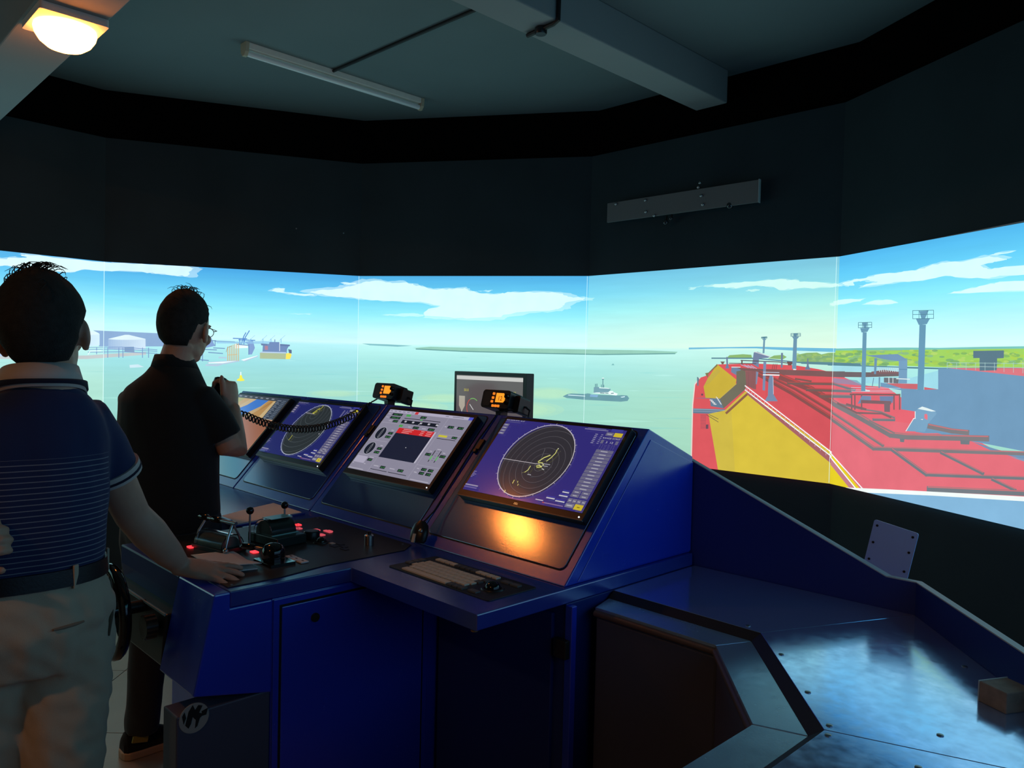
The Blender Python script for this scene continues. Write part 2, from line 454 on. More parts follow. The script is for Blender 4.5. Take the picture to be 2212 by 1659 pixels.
def stroke(g, pts, w, col, ks=(1, 2, 3, 4, 5), closed=False, alpha=1.0):
    pts = [Vector(p) for p in pts]
    if closed: pts.append(pts[0])
    for a, b in zip(pts, pts[1:]):
        d = b - a
        if d.length < 1e-6: continue
        d.normalize(); n = Vector((-d.y, d.x)) * w / 2; e = d * min(w * .35, 3)
        paint(g, [a - e + n, a - e - n, b + e - n, b + e + n], col, ks, alpha)
def TR(ox, oy, s): return lambda *q: [(ox + x * s, oy + y * s) for x, y in q]
RQ = random.Random(7)

def ragged(pts, amp, n=4):
    """breaks straight outline pieces into small wisps"""
    out = []
    for i in range(len(pts)):
        a, b = Vector(pts[i]), Vector(pts[(i + 1) % len(pts)])
        for k in range(n):
            q = a.lerp(b, k / n)
            out.append((q.x + (RQ.uniform(-2.2, 2.2) * amp if k else 0), q.y + (RQ.uniform(-1, 1) * amp if k else 0)))
    return out
# ---- clouds
C6 = TR(500, 580, .3617); C3 = TR(0, 540, .2532); C5 = TR(1490, 480, .3264)
CLOUDS = [
    (C6((440,140),(520,125),(640,118),(720,97),(790,75),(870,70),(950,85),(1040,80),(1080,95),(1150,108),(1210,125),(1300,120),(1400,115),(1430,135),(1500,150),(1620,150),(1680,140),(1880,140),(2000,150),(2050,170),(2140,175),(2130,190),(2050,198),(2010,215),(1990,235),(1950,248),(1800,258),(1650,278),(1610,295),(1450,300),(1300,295),(1150,285),(1160,255),(1250,225),(1150,205),(1000,195),(850,190),(760,180),(640,170),(540,160)), 1),
    (C6((220,135),(270,118),(320,120),(310,140),(400,150),(500,155),(500,163),(400,160),(300,145)), .8),
    (C6((650,85),(740,85),(745,97),(670,95)), .8), (C6((1470,135),(1560,128),(1540,140)), .7),
    (C6((900,278),(1060,268),(1160,275),(1150,285),(1000,285)), .5), (C6((330,270),(480,268),(470,278)), .35),
    (C3((-700,60),(-300,70),(0,75),(100,65),(240,70),(160,45),(200,35),(450,65),(900,105),(1000,110),(1300,125),(1600,140),(1690,160),(1640,190),(1640,225),(1500,220),(1350,205),(1200,185),(900,178),(720,165),(600,190),(450,185),(280,155),(100,140),(0,135),(-700,150)), .95),
    (C5((1000,405),(1080,380),(1160,370),(1250,345),(1400,330),(1500,320),(1600,285),(1680,265),(1800,262),(1900,240),(2000,222),(2120,240),(2100,250),(1990,270),(1940,285),(1990,310),(2100,295),(2500,265),(2500,325),(2100,355),(2000,372),(1850,370),(1700,355),(1550,385),(1400,395),(1300,410),(1140,430),(1160,412),(1240,395),(1180,385),(1080,395),(1080,420),(1010,418)), .9),
    (C5((1980,222),(2050,200),(2170,188),(2100,208)), .7), (C5((1720,472),(1850,440),(1980,412),(2060,395),(2500,380),(2500,450),(2000,462)), .9),
    (C5((110,425),(180,410),(330,400),(480,388),(640,378),(720,385),(730,395),(900,400),(1000,412),(990,425),(850,435),(700,440),(600,450),(560,430),(450,420),(300,440),(220,430)), .85),
    (C5((0,430),(90,422),(40,440),(0,448)), .5), (C5((370,455),(420,445),(470,448),(430,460)), .6),
    (C5((930,540),(990,515),(1170,505),(1120,525),(1000,545),(940,555)), .8), (C5((1140,545),(1230,518),(1340,515),(1390,535),(1300,545)), .75)]
for ci, (pts, al) in enumerate(CLOUDS):
    cx = sum(p[0] for p in pts) / len(pts); cy = sum(p[1] for p in pts) / len(pts)
    for sc, aa in ((1.04, .4), (.97, .8)):
        q = [(cx + (x - cx) * sc, cy + (y - cy) * (sc if sc < 1 else sc * 1.05)) for x, y in pts]
        paint('cloud.%d' % ci, ragged(q, 1.6), {1: (228, 252, 252), 2: (222, 250, 253), 3: (218, 253, 250), 4: (215, 253, 240), 5: (222, 254, 250)}, alpha=aa * al)
# ---- water: pale streaks and shallow patches
for i in range(80):
    x = RQ.uniform(-60, 1500); y = 755 + 170 * RQ.random() ** .7; w = RQ.uniform(12, 70) * (y - 730) / 110; h = RQ.uniform(.5, 1.6) * (y - 715) / 80
    c = RQ.choice([(205, 255, 250), (190, 250, 235), (118, 200, 200), (128, 208, 200)])
    paint('ripples', [(x - w, y), (x, y - h), (x + w, y + .15 * h), (x, y + h)], c, alpha=.22)
for cx, cy, rx, ry in ((1190, 850, 60, 14), (1130, 885, 90, 18), (880, 880, 90, 14), (720, 850, 60, 8), (960, 860, 60, 10)):
    for s in (1, .8, .6): paint('ripples', [(cx + rx * s * math.cos(a * .3142), cy + ry * s * math.sin(a * .3142)) for a in range(20)], (196, 232, 178), alpha=.16)
# ---- land
paint('far_shore', [(783, 742), (840, 744), (892, 747), (860, 749), (800, 746)], (140, 205, 205))
paint('far_shore', [(893, 752), (930, 749), (1000, 751), (1100, 752), (1275, 755), (1400, 757), (1466, 760), (1462, 764), (1300, 766), (1150, 763), (960, 757)], (158, 218, 190))
stroke('far_shore', [(900, 754), (1000, 759), (1150, 763), (1300, 766), (1460, 764)], 2.2, (110, 170, 160))
R2 = TR(1490, 690, .16275); R3 = TR(1780, 640, .1953); R4 = TR(1800, 880, .18626); R1 = TR(1460, 480, .4098)
paint('far_shore', R2((0,375),(500,368),(900,362),(1300,372),(1960,385),(1960,435),(1400,415),(1100,400),(900,385),(500,385),(0,398)), (118, 198, 222), (4,))
TREES = [R2((510,505),(540,475),(640,468),(720,462),(830,470),(840,512),(520,515)), R2((1050,520),(1130,480),(1250,470),(1300,500),(1250,530)),
         R2((1400,560),(1440,470),(1560,445),(1700,440),(1760,465),(1850,445),(2010,438),(2010,590),(1400,570))]
for q in TREES: paint('trees', q, (158, 208, 120), (4,))
paint('far_shore', R3((100,640),(100,585),(500,575),(900,568),(1300,572),(1800,560),(2700,548),(2700,800),(1300,785),(900,770),(100,755)), (168, 222, 100), (5,))
paint('far_shore', R3((100,600),(100,580),(500,572),(900,568),(1300,572),(1800,560),(2700,548),(2700,575),(1300,590),(500,598)), (128, 208, 190), (5,))
for i in range(230):
    x = RQ.uniform(1800, 2260); y = RQ.uniform(757, 788) + (x < 1960) * RQ.uniform(0, 4); r = RQ.uniform(2, 7) * (.6 + (y - 750) / 50)
    c = RQ.choice([(196, 238, 88), (180, 228, 96), (140, 200, 110), (128, 190, 128), (208, 246, 120), (150, 210, 150)])
    paint('trees', [(x + r * 1.5 * math.cos(a * .785), y + r * .55 * math.sin(a * .785)) for a in range(8)], c, (5,), .75)
for i in range(40):
    x = RQ.uniform(1718, 1808); y = RQ.uniform(765, 780); r = RQ.uniform(2, 5)
    paint('trees', [(x + r * 1.5 * math.cos(a * .785), y + r * .6 * math.sin(a * .785)) for a in range(8)], RQ.choice([(186, 226, 120), (140, 192, 130), (170, 214, 140)]), (4,), .7)
stroke('far_shore', R2((310,515),(860,516),(1250,550),(1500,575),(2300,612)), 2.6, (92, 138, 150))
paint('far_shore', R2((1450,560),(1950,570),(2300,585),(2300,625),(1500,590)), (98, 145, 152))
stroke('far_shore', R3((60,757),(450,775),(1300,800),(2212,800)), 3.4, (92, 142, 150))
paint('far_shore', R3((100,765),(870,790),(870,835),(100,828)), (170, 232, 234)); paint('far_shore', R3((420,890),(1000,900),(1320,815),(1300,1030),(960,980),(420,960)), (166, 232, 236))
# ---- the harbour on the left
R0 = TR(160, 680, .217)
PT = (1, 2)
paint('harbour', R0((180,155),(860,185),(1340,215),(1340,300),(860,315),(240,315),(240,185)), (138, 170, 208), PT)
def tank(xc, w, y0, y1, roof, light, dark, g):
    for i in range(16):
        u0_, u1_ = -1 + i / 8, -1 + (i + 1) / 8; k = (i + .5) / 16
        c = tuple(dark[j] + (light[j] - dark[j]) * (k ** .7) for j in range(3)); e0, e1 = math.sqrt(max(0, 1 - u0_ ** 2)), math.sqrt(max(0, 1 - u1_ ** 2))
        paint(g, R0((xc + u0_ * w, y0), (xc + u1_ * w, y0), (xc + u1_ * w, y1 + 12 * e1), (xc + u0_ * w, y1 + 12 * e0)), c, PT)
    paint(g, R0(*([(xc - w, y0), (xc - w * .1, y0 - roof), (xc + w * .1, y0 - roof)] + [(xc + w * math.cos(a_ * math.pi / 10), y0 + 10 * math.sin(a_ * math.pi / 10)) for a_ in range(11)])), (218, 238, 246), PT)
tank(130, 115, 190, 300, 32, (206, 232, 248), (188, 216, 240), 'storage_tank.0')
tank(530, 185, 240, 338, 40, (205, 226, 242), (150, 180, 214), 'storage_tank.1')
paint('harbour', R0((505,320),(600,318),(605,372),(505,368)), (130, 158, 190), PT)
paint('harbour', [(-200, 715), (10, 712), (14, 770), (-200, 770)], (175, 200, 232), PT); paint('harbour', [(-200, 705), (5, 703), (14, 714), (-200, 716)], (225, 245, 252), PT)
paint('harbour', R0((-800,440),(110,440),(300,428),(720,398),(720,370),(300,392),(110,405),(-800,412)), (190, 198, 200), PT)
for y0, y1 in ((325, 350), (345, 365), (372, 385)): stroke('harbour', R0((130, y0), (480, y0 - 4), (830, y1)), 1.3, (118, 150, 198), PT)
for x in (215, 300, 340, 450, 490, 685, 745): stroke('harbour', R0((x, 330), (x, 425 if x != 215 else 390)), 1.6, (120, 150, 196), PT)
stroke('harbour', R0((130,395),(150,362),(260,358)), 1.6, (230, 245, 252), PT)
paint('harbour', R0((555,500),(640,492),(700,520),(560,528)), (200, 228, 238), PT)
for q in (((1315,240),(1360,215),(1405,310),(1310,330)), ((1700,270),(1780,255),(1800,330),(1770,395),(1735,395),(1735,300))): paint('harbour', R0(*q), (128, 158, 205), PT)
for q in (((1320,490),(1430,490),(1480,480),(1480,495),(1430,512),(1305,508)), ((1330,470),(1620,452),(1660,462),(1500,492),(1330,480)), ((1660,450),(1830,405),(1830,418),(1700,465)), ((1440,418),(1520,422),(1520,435),(1440,432))): paint('harbour', R0(*q), (176, 200, 220), PT)
for q in (((1340,475),(1620,458),(1480,482),(1340,484)), ((1660,448),(1830,404),(1820,412),(1690,458)), ((1600,290),(1730,300),(1730,330),(1600,335))): paint('harbour', R0(*q), (232, 248, 252), PT)
for q in (((1300,345),(1420,350)), ((1390,330),(1500,335)), ((1340,375),(1480,385)), ((1180,440),(1340,455)), ((1330,258),(1410,258)), ((1410,262),(1600,270)), ((1280,372),(1280,460)), ((1405,258),(1405,310)), ((1620,295),(1740,305)), ((1740,300),(1740,395))): stroke('harbour', R0(*q), 1.8, (108, 140, 185), PT)
for x in range(1530, 1640, 18): stroke('harbour', R0((x, 320 - (x - 1530) * .35), (x, 455)), 1.7, (205, 178, 128), PT)
stroke('harbour', R0((1515,370),(1530,325),(1570,312)), 1.0, (150, 140, 120), PT); stroke('harbour', R0((1530,400),(1625,395)), 1.4, (205, 178, 128), PT)
for q in (((1585,235),(1720,240)), ((1640,250),(1800,255)), ((1665,290),(1690,215),(1710,180)), ((1690,290),(1705,225),(1745,160)), ((1650,240),(1650,295)), ((1690,235),(1692,290))): stroke('harbour', R0(*q), 2.0, (90, 140, 205), PT)
for x in (1760, 1880, 1960, 2060): stroke('harbour', R0((x - 20, 260), (x + 40, 205)), .8, (150, 200, 235), PT); stroke('harbour', R0((x, 240), (x, 278)), 1.4, (125, 180, 225), PT)
paint('harbour', R0((1420,262),(1640,268),(1900,262),(2060,275),(1900,290),(1420,285)), (140, 190, 228), PT, .7)
paint('moored_ship', R0((1850,378),(2110,385),(2105,442),(1850,436)), (170, 186, 150), PT)
paint('moored_ship', R0((2110,385),(2150,378),(2165,400),(2150,440),(2106,442)), (246, 226, 96), PT)
paint('moored_ship', R0((1880,290),(1940,290),(1945,272),(2045,272),(2045,290),(2145,300),(2120,340),(2115,382),(1875,376)), (112, 138, 182), PT)
paint('moored_ship', R0((1858,286),(1925,290),(1925,308),(1865,305)), (104, 128, 168), PT); paint('moored_ship', R0((2050,290),(2148,298),(2146,314),(2050,308)), (98, 122, 165), PT)
paint('moored_ship', R0((1898,308),(1930,310),(1930,350),(1898,348)), (170, 130, 150), PT); paint('moored_ship', R0((1870,366),(2110,372),(2110,384),(1850,378)), (178, 200, 228), PT)
stroke('moored_ship', R0((1998,272),(1998,248)), 1.8, (112, 138, 182), PT); stroke('moored_ship', R0((2046,275),(2046,360)), 1.0, (235, 245, 252), PT)
paint('moored_ship', R0((2130,342),(2165,350),(2165,385),(2140,382)), (92, 110, 140), PT)
paint('buoy', R0((1620,655),(1626,640),(1645,632),(1652,598),(1668,598),(1678,632),(1694,642),(1697,655),(1660,660)), (238, 232, 84), PT)
stroke('buoy', R0((1660,598),(1660,572)), 2.2, (235, 250, 240), PT)
# ---- the tug
RT = TR(1200, 800, .0904); TK = (3, 4)
paint('tug', RT((180,620),(280,570),(380,550),(730,565),(800,550),(860,556),(900,575),(1500,600),(1620,592),(1750,600),(1800,665),(1760,730),(1600,748),(700,700),(280,660)), (104, 152, 162), TK)
paint('tug', RT((320,580),(720,605),(722,622),(300,595)), (212, 240, 246), TK); paint('tug', RT((1590,635),(1700,615),(1690,640),(1620,650)), (205, 235, 240), TK)
paint('tug', RT((955,400),(1080,395),(1085,420),(1330,435),(1360,450),(1320,520),(950,545)), (116, 158, 172), TK)
paint('tug', RT((1085,405),(1300,420),(1340,440),(1085,425)), (228, 252, 246), TK)
paint('tug', RT((905,545),(1020,530),(1300,525),(1330,495),(1400,490),(1430,520),(1530,560),(1490,600),(1300,572),(1030,552)), (232, 252, 248), TK)
for q in (((1110,540),(1205,545)), ((1230,543),(1300,548)), ((1370,550),(1425,545))): stroke('tug', RT(*q), 1.6, (80, 120, 130), TK)
paint('tug', RT((870,575),(1060,585),(1040,640),(860,630)), (128, 170, 205), TK)
for q, w in ((((1170,405),(1172,205)), 1.8), (((995,395),(995,330)), 1.8), (((1030,390),(1030,325)), 1.8), (((1135,405),(1135,345)), 1.5), (((1195,405),(1195,350)), 1.5), (((1155,205),(1195,205)), 1.8)): stroke('tug', RT(*q), w, (92, 140, 150), TK)
stroke('tug', RT((1155,190),(1195,190)), 1.6, (235, 255, 250), TK)
paint('far_buoy', [(1324, 789), (1328, 785), (1331, 789)], (120, 180, 180), TK)
# ---- own ship: hull, deck, yellow slopes
KS = (4, 5)
DECK = {4: (226, 104, 114), 5: (236, 132, 150)}
paint('deck', R1((90,1260),(97,960),(108,855),(130,822),(165,810),(225,750),(300,748),(420,745),(640,755),(760,775),(860,800),(1000,860),(1130,870),(1290,985),(1700,1200),(1960,1260),(1960,1500),(1000,1420),(245,1330),(85,1330)), DECK, KS)
paint('deck', R1((480,800),(640,880),(860,1010),(860,1230),(480,930)), (212, 98, 110), (4,), .6)
stroke('deck', R1((90,1240),(97,960),(108,855),(135,820)), 2.4, (240, 252, 250), (4,))
paint('deck', R1((860,800),(1000,860),(1130,870),(1290,985),(1500,1090),(1000,1030),(860,930)), (240, 120, 138), (5,), .8)
# superstructure block at the right
SUP = {4: (116, 160, 205), 5: (118, 174, 216)}
paint('superstructure', R3((1300,800),(1500,800),(2700,900),(2700,1800),(1870,1640),(1650,1600),(1050,1500),(1050,1275),(890,1250),(890,1040),(660,1000),(660,955),(900,990),(1080,1035),(1300,1030)), SUP, (5,))
paint('superstructure', R3((1400,795),(2700,795),(2700,930),(2212,880),(1700,825)), (228, 136, 150), (5,))
paint('superstructure', R3((720,962),(1080,970),(1080,1030),(900,1020)), (212, 120, 132), (5,)); paint('superstructure', R3((1145,1005),(1300,1030),(1145,1035)), (212, 120, 132), (5,))
paint('deck', R4((660,295),(900,285),(1100,300),(1250,300),(2212,560),(2212,620),(1880,495),(1650,400),(700,370)), DECK, (5,))
paint('deck', R4((1650,395),(2600,700),(2600,560),(1870,500)), SUP, (5,)); paint('deck', R4((2100,575),(2600,740),(2600,640)), (140, 182, 220), (5,))
paint('funnel', R3((1690,605),(2030,600),(2028,685),(1955,688),(1950,820),(1760,825),(1760,685),(1690,685)), (98, 130, 146), (5,))
stroke('railings', R3((1400,735),(2600,750)), .9, (170, 205, 200), (5,)); stroke('railings', R3((1400,770),(2600,800)), .9, (180, 205, 205), (5,))
for x in range(1400, 2600, 105): stroke('railings', R3((x, 735), (x, 800 + (x - 1400) * .06)), .9, (165, 200, 198), (5,))
# bulwark and dark fittings on the bow
paint('deck_fittings', R2((75,1045),(290,1050),(300,1150),(470,1180),(420,1050),(200,1040)), (108, 140, 166), (4,))
paint('deck_fittings', R2((65,1180),(480,1190),(512,1222),(500,1258),(65,1244)), (112, 138, 162), (4,))
stroke('deck_fittings', R2((70,1190),(490,1205)), 1.4, (160, 190, 210), (4,)); stroke('deck_fittings', R2((70,1215),(500,1232)), 1.2, (150, 180, 205), (4,))
for i in range(14): stroke('deck_fittings', R2((165, 1265 + i * 14), (235, 1265 + i * 14)), .8, (168, 90, 104), (4,))
paint('deck_fittings', R2((235,1395),(268,1392),(268,1450),(235,1450)), (118, 84, 100), (4,)); paint('deck_fittings', R2((172,985),(200,985),(198,1010),(174,1010)), (120, 84, 100), (4,))
paint('deck_fittings', R2((120,880),(118,760),(140,775),(148,800),(138,820),(138,880)), (112, 140, 160), (4,))
paint('yellow_slope', R2((385,595),(640,800),(630,850),(420,1050),(230,1040),(205,890),(265,780)), (208, 188, 76), (4,))
paint('yellow_slope', R2((265,770),(385,660),(430,690),(280,850),(205,890)), (196, 182, 92), (4,), .7)
paint('deck_fittings', R2((225,715),(270,705),(385,590),(390,615),(270,720),(262,780)), (142, 132, 92), (4,))
paint('deck_fittings', R2((640,670),(760,650),(770,860),(755,930),(470,1180),(420,1050),(640,850)), (122, 124, 106), (4,))
stroke('deck_fittings', R2((420,1045),(635,855)), 2.0, (214, 196, 88), (4,))
paint('yellow_slope', R1((180,1010),(275,990),(385,890),(830,1215),(1000,1420),(235,1330)), {4: (222, 204, 78), 5: (238, 222, 48)}, KS)
paint('yellow_slope', R1((180,1010),(275,990),(300,970),(320,1320),(235,1330)), (206, 192, 92), (4,), .55)
stroke('deck_fittings', R1((275,1005),(385,905)), 5.0, (150, 110, 84), (4,)); stroke('deck_fittings', R1((268,995),(375,895)), 3.2, (222, 202, 88), (4,))
paint('deck_fittings', R1((388,890),(830,1238),(905,1330),(960,1400),(930,1400),(825,1270),(380,905)), {4: (178, 112, 116), 5: (208, 140, 152)}, KS)
for i in range(4): stroke('deck_fittings', R2((290 + i * 17, 1068 + i * 18), (320 + i * 17, 1072 + i * 18)), 2.0, (235, 245, 245), (4,))
for i in range(5): stroke('deck_fittings', R2((372 + i * 13, 1030 + i * 20), (392 + i * 12, 1045 + i * 20)), 1.6, (235, 245, 245), (4,))
for dx in (0, 40): stroke('deck_fittings', R2((240 + dx, 1262), (400, 1360 - dx)), 1.2, (118, 110, 84), (4,))
# fore deck fittings
GREY4, GREY5 = (118, 146, 178), (112, 162, 196)
paint('deck_fittings', R2((425,560),(490,560),(475,575),(470,595),(445,595),(440,575)), (120, 110, 96), (4,))
paint('deck_fittings', R2((505,500),(525,500),(530,600),(545,650),(492,650),(508,600)), GREY4, (4,))
paint('deck_fittings', R2((575,630),(695,632),(695,680),(640,690),(640,740),(570,700)), (120, 150, 182), (4,)); paint('deck_fittings', R2((575,628),(695,630),(695,640),(575,640)), (238, 250, 250), (4,))
paint('deck_fittings', R2((870,440),(920,430),(1085,495),(1060,510),(940,520),(935,640),(850,590)), (126, 150, 184), (4,))
stroke('deck_fittings', R2((880,430),(1090,495)), 1.6, (232, 246, 248), (4,))
stroke('deck_fittings', R2((700,545),(1200,565),(1400,590)), 2.0, (96, 98, 100), (4,)); stroke('deck_fittings', R2((545,582),(900,588)), 1.6, (110, 90, 92), (4,)); stroke('deck_fittings', R2((715,545),(712,600)), 3.0, (110, 96, 92), (4,))
paint('deck_fittings', R2((1310,560),(1385,565),(1370,610),(1325,610)), (120, 92, 90), (4,)); paint('deck_fittings', R2((1232,445),(1258,445),(1252,640),(1230,640)), GREY4, (4,))
for x in (1130, 1155, 1180): stroke('deck_fittings', R2((x, 590), (x - 15, 660)), 1.0, (120, 80, 84), (4,))
for i in range(4): stroke('railings', R2((700 + i * 45, 600 + i * 4), (800 + i * 38, 640 + i * 6)), 1.2, (170, 185, 215), (4,))
paint('deck_fittings', R2((1580,520),(1592,520),(1600,620),(1625,670),(1545,665),(1572,620)), GREY4, (4,))
paint('deck_fittings', R2((640,640),(900,655),(1950,690),(2100,690),(2100,770),(1950,765),(1200,735),(920,705),(760,690)), {4: (136, 102, 102), 5: (120, 118, 120)}, KS)
paint('deck_fittings', R3((60,832),(450,840),(870,848),(862,885),(450,896),(60,890)), (122, 116, 120), (5,))
paint('deck_fittings', R3((560,835),(700,815),(880,838),(860,860),(560,860)), (140, 112, 116), (5,))
for x in range(640, 870, 24): stroke('deck_fittings', R3((x, 795), (x + 12, 835)), 1.4, (225, 250, 250), (5,))
paint('deck_fittings', R2((760,680),(905,690),(900,930),(860,925),(770,870)), (170, 110, 112), (4,))
for i in range(9): stroke('deck_fittings', R2((775 + i * 16, 690), (775 + i * 15, 880 + i * 5)), 1.0, (120, 96, 98), (4,))
paint('deck_fittings', R3((700,900),(865,905),(860,965),(700,955)), (118, 132, 140), (5,)); stroke('deck_fittings', R3((755,900),(755,960)), 2, (225, 245, 248), (5,)); stroke('deck_fittings', R3((800,900),(800,960)), 1.6, (225, 245, 248), (5,))
paint('deck_fittings', R3((130,905),(400,930),(450,970),(560,1000),(140,960)), (126, 164, 200), (5,), .7)
# pipes on deck
PIPE = {4: (150, 96, 98), 5: (140, 148, 156)}; PD = {4: (132, 110, 108), 5: (128, 146, 158)}
def pipe(q, w, c=PIPE): stroke('deck_pipes', q, w, c, KS); stroke('deck_pipes', [(x, y - w * .34) for x, y in q], w * .22, {4: (206, 92, 92), 5: (216, 140, 150)}, KS)
pipe(R1((440,800),(620,900),(860,1052),(1060,1192),(1960,1222)), 9); pipe(R1((455,790),(640,880),(860,1015),(1110,1178)), 6)
pipe(R1((560,815),(720,880),(860,960),(1000,1035),(1150,1120),(1240,1130),(1665,1140)), 13); pipe(R1((600,848),(850,852),(960,885)), 6, PD)
pipe(R1((700,882),(940,890)), 7, PD); pipe(R1((770,915),(940,918)), 8, PD); pipe(R1((640,825),(720,838)), 4, PD)
pipe(R1((870,955),(1000,985),(1100,1000),(1170,1030)), 4); pipe(R1((1060,1040),(1170,1042)), 6, PD); pipe(R1((1040,1045),(1170,1110)), 3.5)
pipe(R1((1160,1200),(1340,1330),(1960,1352)), 8, PD); pipe(R1((1420,1215),(1640,1325)), 7, PD); pipe(R1((1690,1355),(1810,1412)), 7, PD); pipe(R1((1350,1405),(1960,1432)), 12, PD)
pipe(R1((1355,1075),(1420,1088),(1475,1100),(1560,1108)), 11)
paint('deck_pipes', R1((1200,1140),(1225,1142),(1222,1160),(1202,1158)), PD, (5,)); paint('deck_pipes', R1((1520,1148),(1570,1150),(1568,1172),(1522,1170)), PD, (5,))
# platform with posts, valve house
stroke('deck_fittings', R3((330,1085),(880,1090)), 3.4, (138, 104, 108), KS)
for x in (345, 380, 455, 815, 878): stroke('deck_fittings', R3((x, 1085), (x, 1250)), 3.0, (140, 112, 116), KS)
paint('deck_fittings', R3((560,1105),(655,1105),(655,1160),(560,1160)), (234, 116, 130), (5,)); paint('deck_fittings', R3((460,1100),(560,1105),(560,1165),(410,1190)), (126, 160, 198), (5,)); paint('deck_fittings', R3((655,1105),(810,1105),(800,1180),(660,1165)), (120, 150, 190), (5,))
stroke('deck_fittings', R3((460,1165),(770,1178)), 7, (138, 112, 118), (5,)); paint('deck_fittings', R3((705,1175),(772,1175),(770,1280),(708,1278)), (132, 118, 126), (5,))
stroke('deck_fittings', R3((290,1195),(500,1250)), 4.5, (140, 116, 120), KS); stroke('deck_fittings', R3((190,1185),(400,1290),(680,1298),(780,1340)), 4.0, (140, 118, 122), KS)
paint('deck_fittings', R3((450,1030),(490,1025),(550,1045),(545,1055),(450,1050)), (235, 250, 250), (5,))
for y in (1010, 1035, 1052): stroke('railings', R3((340, y), (885, y + 8)), .9, (190, 205, 220), KS)
# masts
def mast(gname, TRn, pole, flare, head, rail, ks, c):
    paint(gname, TRn(*pole), c, ks); paint(gname, TRn(*flare), c, ks); paint(gname, TRn(*head), c, ks)
    x0, x1, y0, y1 = rail
    rc = (84, 138, 156)
    for y in (y0, (y0 + y1) / 2, y1): stroke(gname, TRn((x0, y), (x1, y - 4)), 1.1, rc, ks)
    for x in (x0, x0 + (x1 - x0) * .3, x0 + (x1 - x0) * .7, x1): stroke(gname, TRn((x, y0), (x, y1)), 1.1, rc, ks)
mast('mast.0', R3, ((1098,315),(1170,315),(1145,1040),(1075,1040)), ((1060,252),(1215,248),(1180,310),(1090,318)), ((1095,165),(1200,160),(1160,250),(1120,250)), (1024, 1255, 160, 250), (5,), (106, 162, 192))
mast('mast.1', R3, ((468,400),(512,400),(497,1050),(450,1050)), ((440,355),(545,350),(520,395),(455,402)), ((465,292),(520,290),(510,352),(478,352)), (420, 568, 293, 350), (5,), (108, 162, 190))
mast('mast.2', R2, ((1400,250),(1447,250),(1435,660),(1380,660)), ((1380,230),(1478,230),(1447,262),(1400,262)), ((1400,190),(1452,190),(1440,232),(1410,232)), (1366, 1492, 190, 226), (4,), (112, 158, 184))
mast('mast.3', R2, ((1000,268),(1025,268),(1015,450),(990,450)), ((980,258),(1045,258),(1025,278),(1000,278)), ((998,235),(1028,235),(1022,262),(1004,262)), (976, 1048, 236, 252), (4,), (116, 162, 186))
paint('deck_crane', R3((505,655),(860,640),(960,700),(962,725),(870,720),(720,700)), (118, 160, 196), (5,)); paint('deck_crane', R3((870,715),(965,710),(960,965),(868,965)), (120, 168, 202), (5,))
paint('deck_crane', R3((598,685),(630,685),(617,862),(595,862)), (112, 158, 190), (5,)); stroke('deck_crane', R3((845,912),(990,918)), 2.0, (228, 250, 250), (5,)); stroke('deck_crane', R3((520,612),(900,598),(905,640)), 1.0, (150, 190, 160), (5,))
stroke('deck_crane', R3((875,808),(962,810)), 1.2, (90, 140, 180), (5,)); stroke('deck_crane', R3((590,905),(575,1000)), 1.6, (112, 150, 176), (5,)); stroke('deck_crane', R3((655,900),(652,1010)), 3, (110, 150, 180), (5,))
# ventilators
paint('ventilator.0', R2((1088,735),(1114,735),(1135,800),(1132,990),(1192,1085),(1015,1085),(1060,1010),(1068,800)), (120, 146, 178), (4,)); stroke('ventilator.0', R2((1128,760),(1134,990)), 1.0, (205, 225, 240), (4,))
paint('ventilator.2', R2((1002,560),(1040,560),(1022,945),(990,938)), (122, 148, 182), (4,)); paint('ventilator.3', R2((905,690),(935,700),(915,860),(900,860)), (130, 150, 180), (4,))
stroke('railings', R2((1000,735),(1210,740)), 2.2, (236, 250, 250), (4,)); stroke('railings', R2((1000,700),(1210,705)), 1.2, (190, 205, 225), (4,))
paint('ventilator.4', R2((1400,655),(1440,660),(1430,672),(1395,670)), (236, 250, 250), (4,))
paint('ventilator.1', R3((1055,1275),(1095,1228),(1150,1225),(1275,1270),(1290,1300),(1210,1390),(1160,1500),(945,1490),(1045,1350)), (124, 174, 206), (5,))
paint('ventilator.1', R3((1080,1245),(1130,1220),(1180,1235),(1282,1272),(1235,1275)), (226, 252, 252), (5,)); stroke('ventilator.1', R3((950,1490),(1035,1352),(1055,1350)), 1.6, (242, 252, 252), (5,)); stroke('ventilator.1', R3((1052,1275),(1052,1350)), 1.6, (242, 252, 252), (5,))
paint('ventilator.1', R3((1155,1350),(1155,1305),(1180,1300),(1190,1320),(1188,1370)), (232, 126, 140), (5,)); paint('ventilator.1', R3((1110,1362),(1140,1358),(1135,1368)), (240, 252, 252), (5,))
pipe(R1((1355,1075),(1420,1088),(1475,1100),(1560,1108)), 11)
# guard rails along the yellow slope
for dy in (0, 22): stroke('railings', R1((375, 862 + dy), (830, 1212 + dy), (1002 - dy * 1.6, 1402)), 2.2, (240, 246, 246), KS)
for i in range(22):
    t = (i / 21) ** 1.4; x = 380 + 450 * t; y = 866 + 346 * t
    stroke('railings', R1((x, y), (x, y + 24 + 14 * t)), .8, (206, 180, 190), KS)
# white waterway and bulwark below the deck at the right
paint('bulwark', R4((120,925),(700,950),(2600,1050),(2600,1110),(1200,1022),(400,988)), (240, 254, 252), (5,))
paint('bulwark', R4((380,985),(1200,1022),(2600,1108),(2600,1700),(1500,1500)), (132, 186, 222), (5,))
